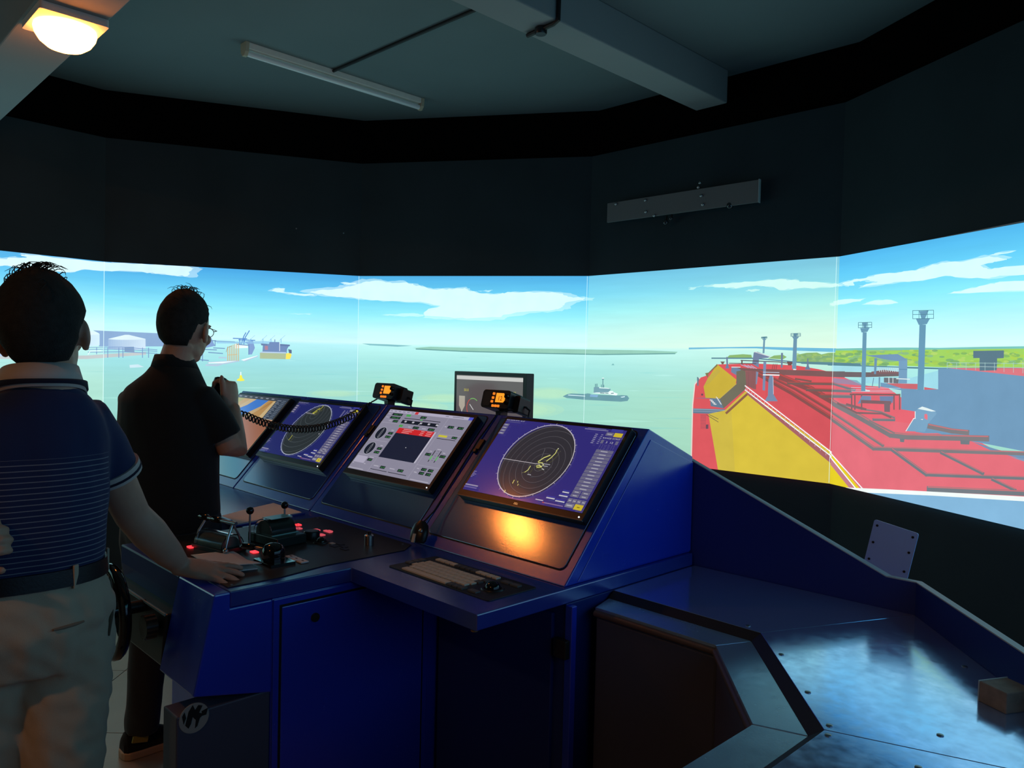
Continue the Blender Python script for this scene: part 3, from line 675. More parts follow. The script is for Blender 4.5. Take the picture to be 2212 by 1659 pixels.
# ---- bright overlap lines where the pictures meet
for k in range(1, 6):
    ln = PLANES[k][3]
    layer(k, 'overlap_lines').rect(0, .0035, SCR0 + .005, SCR1 - .003, (222, 255, 255), .8)
for (k, g), c in LAYERS.items():
    if c.f:
        o = c.build('projected_' + g.split('.')[0], PIC, SCREENS[k])
        if g.split(".")[0] in ('ripples', 'trees', 'harbour', 'deck_fittings', 'deck_pipes', 'railings', 'overlap_lines', 'far_shore', 'jetty'): o['kind'] = 'stuff'
# thin grey edge left bare above the picture on the right-hand screen
a, d, n, ln = PLANES[5]
MB().prism([(-.35, SCR1 - SCR0), (ln / 2, SCR1 - SCR0), (ln / 2, SCR1 - SCR0 + .016)], -.0045, 0, 'y').build('bare_edge', mat('bare_screen_edge', (.45, .48, .5), .7), SCREENS[5])

# ================================================================== THE BRIDGE CONSOLE
def cthing(name, label, cat, x, y, z=0.0, group=None, rz=0.0, rx=0.0):
    return thing(name, label, cat, L(x, y, z), (rx, 0, RZ + rz), group)
def inset(poly, d):
    n = len(poly); out = []; ar = sum(poly[i - 1][0] * poly[i][1] - poly[i][0] * poly[i - 1][1] for i in range(n))
    if ar < 0: d = -d
    for i in range(n):
        p0, p1, p2 = Vector(poly[i - 1]), Vector(poly[i]), Vector(poly[(i + 1) % n])
        a = (p1 - p0).normalized(); b = (p2 - p1).normalized(); na = Vector((-a.y, a.x)); nb = Vector((-b.y, b.x))
        m = (na + nb).normalized(); q = p1 + m * (d / max(.2, m.dot(na))); out.append((q.x, q.y))
    return out
SY0, SZ0, SY1, SZ1 = -0.03, 0.90, 0.336, 1.311
SA = math.atan2(SZ1 - SZ0, SY1 - SY0); SL = math.hypot(SZ1 - SZ0, SY1 - SY0)
def slope(x, s, off=0.0):                         # console frame point on the sloping instrument face
    return (x, SY0 + s * math.cos(SA) - off * math.sin(SA), SZ0 + s * math.sin(SA) + off * math.cos(SA))
BX = [0.02, -0.645, -1.32, -1.995, -2.69]
DT = 0.90; DB = 0.86
# ---- continuous worktop
wt = cthing('worktop', 'continuous blue console worktop with raised middle bay towards the operators', 'worktop', 0, 0)
MB().prism([(.03, .575), (-2.72, .575), (-2.72, -.356), (-1.2, -.356), (-1.2, -.715), (-.51, -.715), (-.51, -.356), (.03, -.356)], DB, DT).build('top', DESK, wt, bevel=.003)
MB().cyl((-.002, -.335, DB - .006), .009, .012, 12).build('peg', mat('brass_brown', (.30, .17, .06), .4), wt)
# ---- four sloping instrument housings
HL = ['blue instrument housing at the right end, under the purple radar screen', 'blue instrument housing under the grey conning display',
      'blue instrument housing under the blue radar screen', 'blue instrument housing at the left end, under the chart display']
PROF = [(SY0, DT + .0005), (SY1, SZ1), (.581, 1.21), (.581, DT + .0005)]
LATCH = mat('latch_bronze', (.10, .08, .05), .3, metal=.6)
for i in range(4):
    x1, x0 = BX[i] - .003, BX[i + 1] + .003; xc = (x0 + x1) / 2; hw = (x1 - x0) / 2
    t = cthing('instrument_housing', HL[i], 'console unit', xc, 0, 0, 'row of sloping instrument housings')
    MB().prism(PROF, -hw, hw, 'x').build('body', BLUE, t, bevel=.004)
    Ms = Matrix.Translation(slope(0, 0)) @ Matrix.Rotation(SA, 4, 'X')
    def flat(poly, h0, h1): 
        m = MB().prism(poly, h0, h1); m.v = [tuple(Ms @ Vector(p)) for p in m.v]; return m
    flat(rrect(-hw + .028, hw - .028, .042, SL - .012, .02), -.001, .0012).build('gap', GAP, t)
    flat(rrect(-hw + .032, hw - .032, .046, SL - .016, .017), 0, .0035).build('inset_panel', GLOSSP, t, bevel=.001)
    if i == 0:
        q = inset(PROF, .028); q[0] = (q[0][0] - .012, DT + .006); q[3] = (.581 - .002, DT + .006); q[2] = (.581 - .002, q[2][1])
        MB().prism(q, hw - .001, hw + .0025, 'x').build('side_panel', BLUE, t, bevel=.002)
    if i < 2:
        lm = Ms @ Matrix.Translation((-hw + .012, .41, 0))
        m = MB(); m.bx(-.012, .012, -.022, .022, 0, .008); m.cyl((0, -.03, .006), .008, .012, 12); m.v = [tuple(lm @ Vector(p)) for p in m.v]
        m.build('latch', LATCH, t, bevel=.002)
# ---- cabinets below the worktop
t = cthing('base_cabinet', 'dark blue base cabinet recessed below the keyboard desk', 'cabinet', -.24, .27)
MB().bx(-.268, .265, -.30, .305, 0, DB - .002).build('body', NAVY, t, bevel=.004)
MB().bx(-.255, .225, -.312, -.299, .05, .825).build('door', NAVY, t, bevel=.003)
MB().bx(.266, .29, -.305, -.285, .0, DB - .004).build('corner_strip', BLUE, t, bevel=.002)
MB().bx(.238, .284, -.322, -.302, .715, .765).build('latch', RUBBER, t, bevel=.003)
t = cthing('base_cabinet', 'blue base cabinet on the far side of the middle bay, by the standing man', 'cabinet', -1.96, .27)
MB().bx(-.73, 1.444, -.30, .305, 0, DB - .002).build('body', BLUE, t, bevel=.004)
for q in (-.37, .37): MB().bx(q - .34, q + .34, -.308, -.299, .05, .82).build('door', BLUE, t, bevel=.003)
# ---- middle bay: steering pedestal
t = cthing('steering_pedestal', 'blue steering pedestal with side door carrying the middle bay of the worktop', 'pedestal', -.86, -.35)
def ped(x, y): return (x + .86, y + .35)
def pb(m): m.v = [(p[0] + .86, p[1] + .35, p[2]) for p in m.v]; return m
pb(MB().bx(-1.19, -.512, -.60, -.032, 0, DB - .002)).build('body', BLUE, t, bevel=.004)
pb(MB().prism([(-.757, DT), (-.716, DT), (-.716, DB - .002), (-.60, DB - .002), (-.60, .609), (-.807, .655)], -.735, -.508, 'x')).build('front_block', BLUE, t, bevel=.004)
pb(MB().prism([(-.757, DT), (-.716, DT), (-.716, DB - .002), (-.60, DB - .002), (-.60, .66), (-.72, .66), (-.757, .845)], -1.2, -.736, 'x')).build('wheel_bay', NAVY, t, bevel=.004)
pb(MB().prism([(-.79, .80), (-.60, .80), (-.60, .64), (-.80, .66)], -1.2, -.737, 'x')).build('wheel_box', BLACKP, t, bevel=.006)
pb(MB().bx(-1.2, -.737, -.794, -.79, .798, .803)).build('lit_edge', EDGE, t)  # pale strip paints in the light caught along the lower shelf edge
leg = pb(MB().bx(-.60, -.512, -.845, -.601, 0, .615)).build('leg_panel', GREYL, t, bevel=.004)
fr = pb(MB().bx(-.513, -.507, -.597, -.075, .0, DB - .004)).build('door_frame', BLUE, t, bevel=.002)
dr = pb(MB().bx(-.508, -.503, -.574, -.10, .045, .833)).build('door', BLUE, t, bevel=.002)
pb(MB().bx(-.5072, -.5065, -.580, -.094, .039, .839)).build('door_gap', GAP, fr)
pb(MB().cyl((-.502, -.476, .785), .0125, .008, 20, 'x')).build('lock', RUBBER, dr)
# round emblem on the leg panel
em = pb(MB().cyl((-.5115, -.803, .602), .037, .002, 40, 'x')).build('emblem', mat('emblem_grey', (.34, .32, .29), .6, bump=.2, bscale=90), leg)
mk = MB()
for q in ([(-.022,-.012),(-.014,.02),(-.004,.034),(.002,.02),(.01,.03),(.02,.026),(.012,.01),(.024,.004),(.014,-.004),(.008,-.022),(.002,-.026),(.004,-.006),(-.004,.004),(-.008,-.012),(-.014,-.022)],
          [(.018,.012),(.034,.016),(.03,.0),(.02,.0)], [(-.03,.012),(-.024,.022),(-.02,.006),(-.026,-.008)]):
    mk.prism([(-.803 + p[0], .602 + p[1]) for p in q], -.5106, -.5098, 'x')
pb(mk).build('emblem_figure', GAP, leg)
# wheel with hub and spokes, knurled trim knob
w = cthing('helm', 'glossy black steering wheel on the pedestal front beside the khaki trousers', 'steering wheel', -.905, -.875, .785)
MB().tube([(math.cos(a) * .118, 0, math.sin(a) * .118) for a in [k * 2 * math.pi / 36 for k in range(36)]], .016, 10, closed=True, side=(0, 1, 0)).build('rim', GLOSSB, w, smooth=True)
MB().cyl((0, .01, 0), .03, .03, 24, 'y').build('hub', GLOSSB, w, smooth=True)
for a in (90, 210, 330): MB().tube([(0, .01, 0), (math.cos(math.radians(a)) * .11, 0, math.sin(math.radians(a)) * .11)], [.011, .008], 8).build('spoke', GLOSSB, w, smooth=True)
MB().cyl((0, .05, 0), .018, .08, 16, 'y').build('shaft', BLACKP, w, smooth=True)
k = cthing('trim_knob', 'small knurled black knob beside the steering wheel', 'knob', -.79, -.83, .76)
m = MB(); m.cyl((0, .015, 0), .03, .03, 28, 'y'); m.cyl((0, .035, 0), .012, .03, 12, 'y'); m.build('barrel', mat('knob_brown', (.05, .03, .02), .3), k, smooth=True)
for i in range(14):
    a = i * 2 * math.pi / 14; MB().box((math.cos(a) * .031, .015, math.sin(a) * .031), (.005, .028, .006), Matrix.Rotation(-a, 3, 'Y')).build('ridge', mat('ridge_lamplit', (.12, .06, .03), .25), k)  # ridge colour has the orange light on the ridges painted in

# ---- angled side wing on the right
WA = [(.034, .163), (.484, .16), (.804, -.22), (.80, -.62), (.80, -1.1)]     # front edge of the wing top
def voff(pts, d):
    q = offset_line([Vector((p[0], p[1], 0)) for p in pts], d); return [(p.x, p.y) for p in q]
WB = voff(WA, .44); WB[0] = (.034, .581)
HT = .86
wg = cthing('side_wing', 'low blue side wing of the console with scuffed top, wrapping round at the right', 'console wing', .4, .2)
def wl(m): m.v = [(p[0] - .4, p[1] - .2, p[2]) for p in m.v]; return m
for i in range(4):
    a0, a1 = Vector(WA[i]), Vector(WA[i + 1]); b0, b1 = Vector(WB[i]), Vector(WB[i + 1]); g = (a1 - a0).normalized() * .0009
    g0 = g if i else g * 0
    wl(MB().prism([tuple(a0 + g0), tuple(a1 - g), tuple(b1 - g), tuple(b0 + g0)], HT - .022, HT)).build('top_plate', WINGTOP, wg, bevel=.0008, seg=1)
IA = voff(WA, -.024); IB = voff(WA, -.115); IA[0] = (.034, IA[0][1]); IB[0] = (.06, IB[0][1])
IC = voff(WA, -.02); IC[0] = (.034, IC[0][1])
for i in range(4):
    wl(MB().add([(*WA[i], HT - .001), (*WA[i + 1], HT - .001), (*IA[i + 1], HT - .017), (*IA[i], HT - .017), (*WA[i], HT - .03), (*WA[i + 1], HT - .03), (*IA[i + 1], HT - .03), (*IA[i], HT - .03)],
                [(0, 1, 2, 3), (7, 6, 5, 4), (3, 2, 6, 7), (0, 4, 5, 1), (0, 3, 7, 4), (1, 5, 6, 2)])).build('rubber_edge', RUBBER, wg)
    wl(MB().prism([IA[i], IA[i + 1], IB[i + 1], IB[i]], HT - .045, HT - .018)).build('ledge', LEDGE, wg, bevel=.0025)
    ID = voff(WA, -.113); ID[0] = (.062, ID[0][1])
    wl(MB().prism([WB[i] if i else (.062, WB[0][1]), WB[i + 1], ID[i + 1], ID[i]], 0, HT - .046)).build('side_panel', GREYV, wg, bevel=.006)
# rounded vinyl nosing under the ledge, its brown is lamp light put into the colour
nz = voff(WA, -.116); nz[0] = (.062, nz[0][1])
wl(MB().tube([(*p, HT - .034) for p in nz], .009, 10)).build('nosing', mat('lamplit_vinyl_nosing', (.10, .075, .06), .42), wg, smooth=True)
def screw(parent, x, y, z):
    MB().lathe([(.006, 0), (.006, .0012), (.004, .002), (0, .002)], (x, y, z), 14).build('screw', SCREW, parent, smooth=True)
def along(i, s, d):
    a, b = Vector(WA[i]), Vector(WA[i + 1]); t = (b - a); u = t.normalized(); n = Vector((-u.y, u.x)); p = a + t * s + n * d; return p.x - .4, p.y - .2
for i, s, d in ((1, .28, .014), (1, .68, .016), (1, .965, .014), (2, .04, .014), (2, .55, .014), (0, .9, .02), (1, .3, .40), (2, .03, .16), (1, .985, .2), (2, .06, .33)):
    x, y = along(i, s, d); screw(wg, x, y, HT)
# outer fence board with pale top edge
BO = voff(WA, .44); BO[0] = (-.02, .584); BI = BO; BB = voff(WA, .458); BB[0] = (-.02, .602)
u0 = Vector(BO[0]); u1 = Vector(BO[1]); ul = (u1 - u0).length
k1 = 0.50 / ul if ul > .5 else .8
pk = u0.lerp(u1, (ul - .075) / ul)
v0 = Vector(BB[0]); v1 = Vector(BB[1]); qk = v0.lerp(v1, (ul - .075) / ul)
TOPS = .945
def board(ins, outs, zt, name, m, zb, parent):
    vs = []
    for p, z in zip(ins, zt): vs.append((p[0] - .4, p[1] - .2, z))
    for p, z in zip(outs, zt): vs.append((p[0] - .4, p[1] - .2, z))
    for p, z in zip(ins, zb): vs.append((p[0] - .4, p[1] - .2, z))
    for p, z in zip(outs, zb): vs.append((p[0] - .4, p[1] - .2, z))
    n = len(ins); fs = []
    for i in range(n - 1):
        fs += [(i, i + 1, n + i + 1, n + i), (2 * n + i, 3 * n + i, 3 * n + i + 1, 2 * n + i + 1), (i, 2 * n + i, 2 * n + i + 1, i + 1), (n + i, n + i + 1, 3 * n + i + 1, 3 * n + i)]
    fs += [(0, n, 3 * n, 2 * n), (n - 1, 3 * n - 1, 4 * n - 1, 2 * n - 1)]
    return MB().add(vs, fs).build(name, m, parent)
ins = [u0, pk, u1, Vector(BO[2]), Vector(BO[3]), Vector(BO[4])]; outs = [v0, qk, v1, Vector(BB[2]), Vector(BB[3]), Vector(BB[4])]
zt = [1.207, TOPS, TOPS, TOPS, TOPS, TOPS]
board(ins, outs, zt, 'fence_board', NAVY, [0] * 6, wg)
board(ins, outs, [z + .003 for z in zt], 'edge_strip', EDGE, [z + .0003 for z in zt], wg)

# ---- painted plate leaning behind the wing, wood block on the wing
pl = cthing('cover_plate', 'pale blue drilled metal cover plate standing up behind the wing edge', 'metal plate', .545, .71, .79, rz=math.radians(-4))
Mp = Matrix.Rotation(math.radians(9), 4, 'Y') @ Matrix.Rotation(math.radians(-6), 4, 'X')
m = MB(); m.prism(rrect(-.062, .062, 0, .275, .006), -.002, .002, 'y'); m.v = [tuple(Mp @ Vector(p)) for p in m.v]; m.build('plate', ALUP, pl)
for x, z in ((-.05, .26), (.05, .26), (-.05, .21), (.05, .215), (-.05, .16), (.05, .16)):
    m = MB(); m.cyl((x, -.0025, z), .0035, .002, 12, 'y'); m.v = [tuple(Mp @ Vector(p)) for p in m.v]; m.build('screw_hole', GAP, pl)
m = MB(); m.bx(-.055, .055, -.006, -.1, .0, .012); m.build('bracket', ALUP, pl)
bx, by = along(1, .62, .395); bx += .4; by += .2
wb = cthing('wood_block', 'small weathered block lying on the side wing against its fence', 'block', 1.0, .145, HT, rz=math.radians(-28))
MB().bx(-.03, .03, -.035, .035, .0, .04).build('block', mat('weathered_wood', (.22, .19, .15), .8, bump=.5, bscale=60, var=.5, vscale=40), wb, bevel=.002)
MB().bx(-.031, -.029, -.036, .036, 0, .041).build('edge_trim', EDGE, wb)

# ================================================================== MONITORS
PICM = picture_mat('monitor_picture', MONITOR_GAIN, gloss=True)
LOGO = mat('logo_silver', (.75, .74, .72), .35, emit=(1, .75, .5), estr=.15)
def monitor(name, label, xc, s0, w, h, draw, bez=.012, chin=.022, logo=None, led=True, group='console monitors'):
    t = thing(name, label, 'monitor', L(*slope(xc, s0, .0045)), (0, 0, 0), group)
    t.rotation_euler = (SA, 0, RZ)
    MB().prism(rrect(-w / 2 - bez, w / 2 + bez, -chin, h + bez, .005), 0, .026).build('casing', BLACKP, t, bevel=.003)
    MB().prism([(-w / 2, 0), (w / 2, 0), (w / 2, h), (-w / 2, h)], .025, .0268).build('panel', GLOSSB, t)
    cv = Canvas(lambda u, v, z: ((u - .5) * w, v * h, .0270 + z), None, .000012); cv.asp = w / h
    draw(cv); cv.build('display', PICM, t)['kind'] = 'stuff'
    MB().bx(-w / 2 - bez + .001, w / 2 + bez - .001, -chin - .0012, -chin + .002, .020, .0262).build('lower_lip', mat('lip_sheen', (.12, .13, .12), .3), t)
    if logo:
        c2 = Canvas(lambda u, v, z: ((u - .5) * w, v * h, .0263 + z), None, .00001)
        vs, fs, gw = glyphs(logo); hh = .010 / h; c2.text(logo, .5 - .5 * gw * hh * .8 / (w / h), -.052, hh, (255, 196, 130), sx=.8 * h / w); c2.build('logo', PICM, t)
    if led: MB().cyl((w / 2 - .004, -chin * .62, .0268), .0022, .0015, 12).build('power_light', mat('led_white', (.9, .9, .9), .4, emit=(.85, .92, 1), estr=2.5), t)
    return t
def RC(cv, u, v, r, w, col, **k):                     # ring that is round on a display of aspect asp
    n = 56; a0, a1 = k.get('a0', 0), k.get('a1', 360); m = max(6, int(n * (a1 - a0) / 360))
    ang = [math.radians(a0 + (a1 - a0) * i / m) for i in range(m + 1)]
    pts = [(u + (r + w / 2) * math.cos(a) / cv.asp, v + (r + w / 2) * math.sin(a)) for a in ang] + [(u + (r - w / 2) * math.cos(a) / cv.asp, v + (r - w / 2) * math.sin(a)) for a in ang]
    cv.h += cv.step; s = cv.step; cv._emit(pts, [(i, i + 1, m + i + 2, m + i + 1) for i in range(m)], [(*lin(col), 1.0)] * len(pts))
def DISC(cv, u, v, r, col): cv.poly([(u + r * math.cos(a * .1309) / cv.asp, v + r * math.sin(a * .1309)) for a in range(48)], col)
def PL(cv, pts, w, col):                              # polyline of even width on screen
    a = cv.asp; pts = [Vector((p[0] * a, p[1])) for p in pts]
    for p, q in zip(pts, pts[1:]):
        d = (q - p); 
        if d.length < 1e-6: continue
        d.normalize(); n = Vector((-d.y, d.x)) * w / 2; e = d * w * .3
        cv.poly([((z.x) / a, z.y) for z in (p - e + n, p - e - n, q + e - n, q + e + n)], col)
def radar(cv, cu, cvv, bg, disc, rim, grey, yel, full):
    cv.rect(0, 1, 0, 1, bg)
    DISC(cv, .46, .5, .47, disc)
    R = .47
    for r in ([.075, .15, .225, .30, .375, .45, .525, .60, .675, .75] if full else [.09, .18, .27, .36, .45, .54, .63, .72]):
        # keep the range rings inside the picture circle
        pts = []; run = []
        for i in range(73):
            a = i * 2 * math.pi / 72; x = cu + r * math.cos(a) / cv.asp; y = cvv + r * math.sin(a)
            if math.hypot((x - .46) * cv.asp, y - .5) < R - .004: run.append((x, y))
            else:
                if len(run) > 1: pts.append(run)
                run = []
        if len(run) > 1: pts.append(run)
        for q in pts: PL(cv, q, .003, grey)
    RC(cv, .46, .5, .47, .010, rim)
    for i in range(36):
        a = i * math.pi / 18; l = .022 if i % 3 == 0 else .012
        PL(cv, [(.46 + (.472) * math.cos(a) / cv.asp, .5 + .472 * math.sin(a)), (.46 + (.472 + l) * math.cos(a) / cv.asp, .5 + (.472 + l) * math.sin(a))], .004, rim)
    xl = .46 - math.sqrt(max(0, R * R - (cvv - .5) ** 2)) / cv.asp
    PL(cv, [(xl, cvv + .004), (cu, cvv)], .007, (214, 206, 214)); PL(cv, [(cu - .005, cvv), (cu - .03, cvv + .2)], .003, (150, 150, 150))
    # menu column
    for i in range(12 if full else 14):
        y1 = .725 - i * (.042 if full else .04)
        cv.rect(.868, .995, y1 - (.037 if full else .034), y1, (122, 118, 150)); cv.rect(.905, .955, y1 - .024, y1 - .014, (200, 198, 215))
    for i in range(2):
        y1 = .725 - (12 + i) * .042
        for x in (.868, .934): cv.rect(x, x + .06, y1 - .037, y1, (122, 118, 150)); cv.rect(x + .015, x + .045, y1 - .024, y1 - .015, (205, 203, 218))
    for i in range(4): cv.rect(.868 + i * .033, .868 + i * .033 + .03, .075, .125, (128, 124, 155)); cv.rect(.874 + i * .033, .892 + i * .033, .095, .105, (205, 203, 218))
    cv.rect(.868, .93, .02, .068, (140, 138, 165)); cv.rect(.878, .92, .038, .05, (210, 208, 220)); cv.rect(.935, .995, .012, .072, yel); cv.rect(.955, .975, .036, .046, (150, 130, 40))
    cv.rect(.935, .995, .895, .945, yel); cv.rect(.875, .93, .9, .945, (122, 118, 150)); cv.rect(.885, .92, .917, .927, (205, 203, 218)); cv.rect(.90, .985, .955, .99, (70, 72, 170))
    cv.text('RANGE SCALE', .868, .862, .026, (215, 214, 225), width=.125); cv.rect(.868, .888, .80, .845, (122, 118, 150)); cv.rect(.975, .995, .80, .845, (122, 118, 150))
    cv.text('3 : 1/2' if not full else '3  12', .905, .808, .034, (225, 224, 235), width=.055)
    for i in range(5): cv.text(['Lat 10 2345 N', 'Lon 106 4512 E', 'HDG 310 SPD 6', 'COG 312 SOG 6', 'EBL 045 VRM 2'][i] if False else '- - -- -- - -', .875, .783 - i * .014, .012, (200, 200, 225), width=.11)
    for i in range(4):
        cv.rect(-.0 + .012, .062, .83 - i * .04 + .06, .862 - i * .04 + .06, (128, 122, 158)); cv.rect(.024, .05, .842 - i * .04 + .06, .85 - i * .04 + .06, (205, 203, 218))
    cv.text('POS DGPS RTM  42.47', .012, .968, .022, (214, 212, 226), width=.17); cv.rect(.012, .15, .945, .955, (96, 90, 150)); cv.rect(.70, .88, .955, .965, (150, 146, 190)); cv.rect(.72, .86, .972, .98, (120, 116, 170))
    for i in range(6): cv.rect(.80, .82, .79 + i * .022, .80 + i * .022, (170, 166, 200)); cv.rect(.845, .86, .79 + i * .022, .80 + i * .022, (150, 146, 190))
    for i in range(5): cv.rect(.012, .03 + .01 * (i % 3), .16 + i * .018, .168 + i * .018, (150, 146, 190))
    for i in range(2): cv.rect(.012, .13, .05 - i * .028, .066 - i * .028, (170, 166, 200) if not i else (110, 106, 180))
    for i, (x0, x1, y) in enumerate(((.80, .85, .17), (.79, .855, .125), (.71, .775, .075), (.785, .855, .06))): cv.rect(x0, x1, y, y + .014, (225, 224, 235)); cv.rect(x0, x1, y + .022, y + .03, (70, 70, 190))
    cv.rect(.64, .70, .035, .045, (225, 224, 235)); cv.rect(.71, .86, .015, .026, (160, 130, 180)); cv.rect(.70, .715, .016, .026, (220, 80, 80))
def radar1(cv):
    radar(cv, .515, .45, (58, 50, 138), (58, 54, 62), (222, 214, 226), (120, 116, 124), (240, 214, 60), True)
    Y = (244, 238, 70); W = (250, 250, 205)
    for q, w in (([(.585, .655), (.588, .61), (.575, .55), (.556, .50)], .011), ([(.556, .575), (.52, .535), (.495, .48)], .014), ([(.50, .465), (.53, .47), (.55, .445)], .012), ([(.50, .42), (.52, .435), (.545, .42), (.51, .405)], .012),
                 ([(.455, .41), (.455, .36), (.440, .325)], .010), ([(.395, .21), (.397, .17)], .010), ([(.428, .205), (.432, .19)], .008), ([(.445, .17), (.447, .155)], .008), ([(.372, .075), (.377, .045)], .009)):
        PL(cv, q, w, Y); PL(cv, q, w * .4, W)
    PL(cv, [(.588, .672), (.59, .665)], .012, W); cv.rect(.53, .60, .455, .465, (180, 178, 190)); cv.rect(.54, .59, .43, .44, (180, 178, 190)); cv.rect(.47, .50, .30, .31, (180, 178, 190))
    PL(cv, [(.555, .40), (.575, .39)], .008, (235, 235, 235)); PL(cv, [(.42, .31), (.44, .33)], .004, (170, 160, 100))
def radar3(cv):
    radar(cv, .40, .79, (40, 46, 120), (50, 58, 62), (205, 214, 236), (112, 124, 132), (240, 220, 70), False)
    Y = (232, 226, 70)
    for q, w in (([(.445, .96), (.45, .92), (.43, .87)], .012), ([(.42, .90), (.40, .85), (.375, .80)], .016), ([(.375, .79), (.40, .80), (.42, .84)], .012), ([(.35, .47), (.355, .43)], .010), ([(.33, .36), (.335, .30), (.33, .27)], .010), ([(.38, .46), (.385, .45)], .008)):
        PL(cv, q, w, Y)
    PL(cv, [(.70, .46), (.705, .45)], .012, (240, 240, 250)); cv.rect(.0, .10, .0, .02, (80, 100, 150))
def conning(cv):
    G, D, GR, LB = (164, 160, 182), (28, 32, 46), (88, 190, 96), (214, 210, 226)
    cv.rect(0, 1, 0, 1, G); cv.rect(0, 1, .955, 1, (206, 200, 226)); cv.rect(.955, 1, .955, 1, (90, 96, 224))
    for i in range(6): cv.rect(.012 + i * .055, .045 + i * .055, .972, .984, (140, 138, 160))
    cv.rect(.335, .375, .957, .998, (232, 62, 70)); cv.rect(.70, .735, .972, .984, (150, 148, 170)); cv.rect(.78, .90, .972, .984, (150, 148, 170))
    def num(x0, x1, y0, y1, txt): cv.rect(x0, x1, y0, y1, D); cv.text(txt, x0 + (x1 - x0) * .12, y0 + (y1 - y0) * .24, (y1 - y0) * .72, GR, width=(x1 - x0) * .78)
    num(.07, .20, .905, .945, '1022.118'); num(.07, .20, .85, .89, '10703.287'); num(.135, .20, .795, .835, '310.4')
    cv.rect(.015, .05, .92, .928, LB); cv.rect(.015, .05, .865, .873, LB); cv.rect(.08, .12, .81, .818, LB)
    cv.rect(.25, .305, .91, .945, GR); cv.rect(.25, .685, .875, .885, (34, 36, 50)); num(.43, .50, .90, .94, '18.4'); cv.rect(.448, .475, .87, .888, GR)
    cv.rect(.245, .685, .795, .85, D)
    for i in range(5): cv.rect(.28 + i * .095, .305 + i * .095, .815, .84, (220, 218, 230))
    PL(cv, [(.462, .80), (.475, .815)], .006, (240, 240, 240)); cv.rect(.25, .295, .735, .77, GR); cv.rect(.365, .40, .745, .755, LB); num(.425, .495, .73, .77, '17.4'); cv.rect(.535, .58, .745, .755, LB); num(.605, .68, .73, .77, '18.0')
    cv.rect(.27, .70, .635, .72, (238, 44, 50)); cv.rect(.325, .328, .635, .72, (200, 30, 36))
    for i in range(3):
        y = .70 - i * .026; cv.rect(.335, .335 + (.125, .115, .09)[i], y, y + .009, (255, 190, 190)); cv.rect(.55, .59, y, y + .009, (255, 190, 190)); cv.rect(.62, .68, y, y + .009, (255, 190, 190))
    cv.rect(.27, .70, .24, .635, (34, 38, 62)); cv.rect(.702, .716, .24, .72, (222, 218, 236)); cv.rect(.50, .51, .43, .44, (236, 236, 244))
    for vy in (.60, .345):
        DISC(cv, .095, vy, .098, (30, 36, 52)); RC(cv, .095, vy, .098, .006, (196, 200, 212))
        o = [(.093, vy - .075), (.104, vy - .075), (.107, vy - .05), (.107, vy + .04), (.099, vy + .08), (.091, vy + .04), (.091, vy - .05)]
        PL(cv, o + [o[0]], .005, (206, 210, 220)); num(.185, .245, vy - .005, vy + .035, '10.1'); num(.18, .245, vy - .065, vy - .025, '0.8'); cv.rect(.20, .23, vy + .06, vy + .07, LB)
    for y in (.775, .475, .235): cv.rect(0, .25, y, y + .005, (188, 184, 204))
    cv.rect(.012, .15, .11, .215, (204, 198, 222)); num(.165, .225, .155, .195, '-05'); cv.rect(.17, .225, .21, .22, LB); cv.rect(.012, .03, .09, .1, LB); cv.rect(.16, .18, .1, .11, LB)
    cv.rect(.262, .265, 0, .235, (188, 184, 204)); cv.rect(.745, .748, 0, .955, (190, 186, 206)); cv.rect(.745, 1, .225, .229, (190, 186, 206)); cv.rect(.745, 1, .70, .704, (190, 186, 206))
    num(.80, .865, .80, .84, '-0.3'); num(.905, .97, .80, .84, '-0.3'); cv.rect(.765, .785, .815, .825, LB); cv.rect(.88, .895, .815, .825, LB)
    cv.rect(.765, .86, .66, .69, (236, 226, 70)); num(.915, .97, .655, .69, '0.0'); cv.rect(.765, .97, .63, .638, (40, 42, 56))
    for x in (.835, .90): cv.rect(x, x + .008, .29, .46, (26, 28, 40)); cv.rect(x + .001, x + .012, .32, .38, (108, 222, 110))
    num(.76, .82, .37, .41, '3.1/8'); num(.92, .98, .37, .41, '3.1/8'); cv.rect(.85, .89, .475, .485, LB); cv.rect(.785, .81, .435, .445, LB); cv.rect(.93, .955, .435, .445, LB)
    for i in range(5): cv.rect(.868, .88, .31 + i * .035, .318 + i * .035, (120, 118, 140))
    cv.rect(.29, .35, .10, .11, LB); num(.375, .435, .08, .12, '0.0'); cv.rect(.28, .485, .045, .053, (40, 42, 56)); cv.rect(.49, .55, .10, .11, LB); num(.59, .655, .08, .12, '0.0'); cv.rect(.50, .715, .045, .053, (40, 42, 56))
    for i in range(2):
        for j in range(2): num(.825 + i * .075, .88 + i * .075, .10 + j * .055, .14 + j * .055, '10')
    cv.rect(.775, .80, .17, .18, LB); cv.rect(.77, .80, .115, .125, LB); cv.rect(.01, .2, .012, .02, LB); cv.rect(.78, .98, .012, .02, LB)
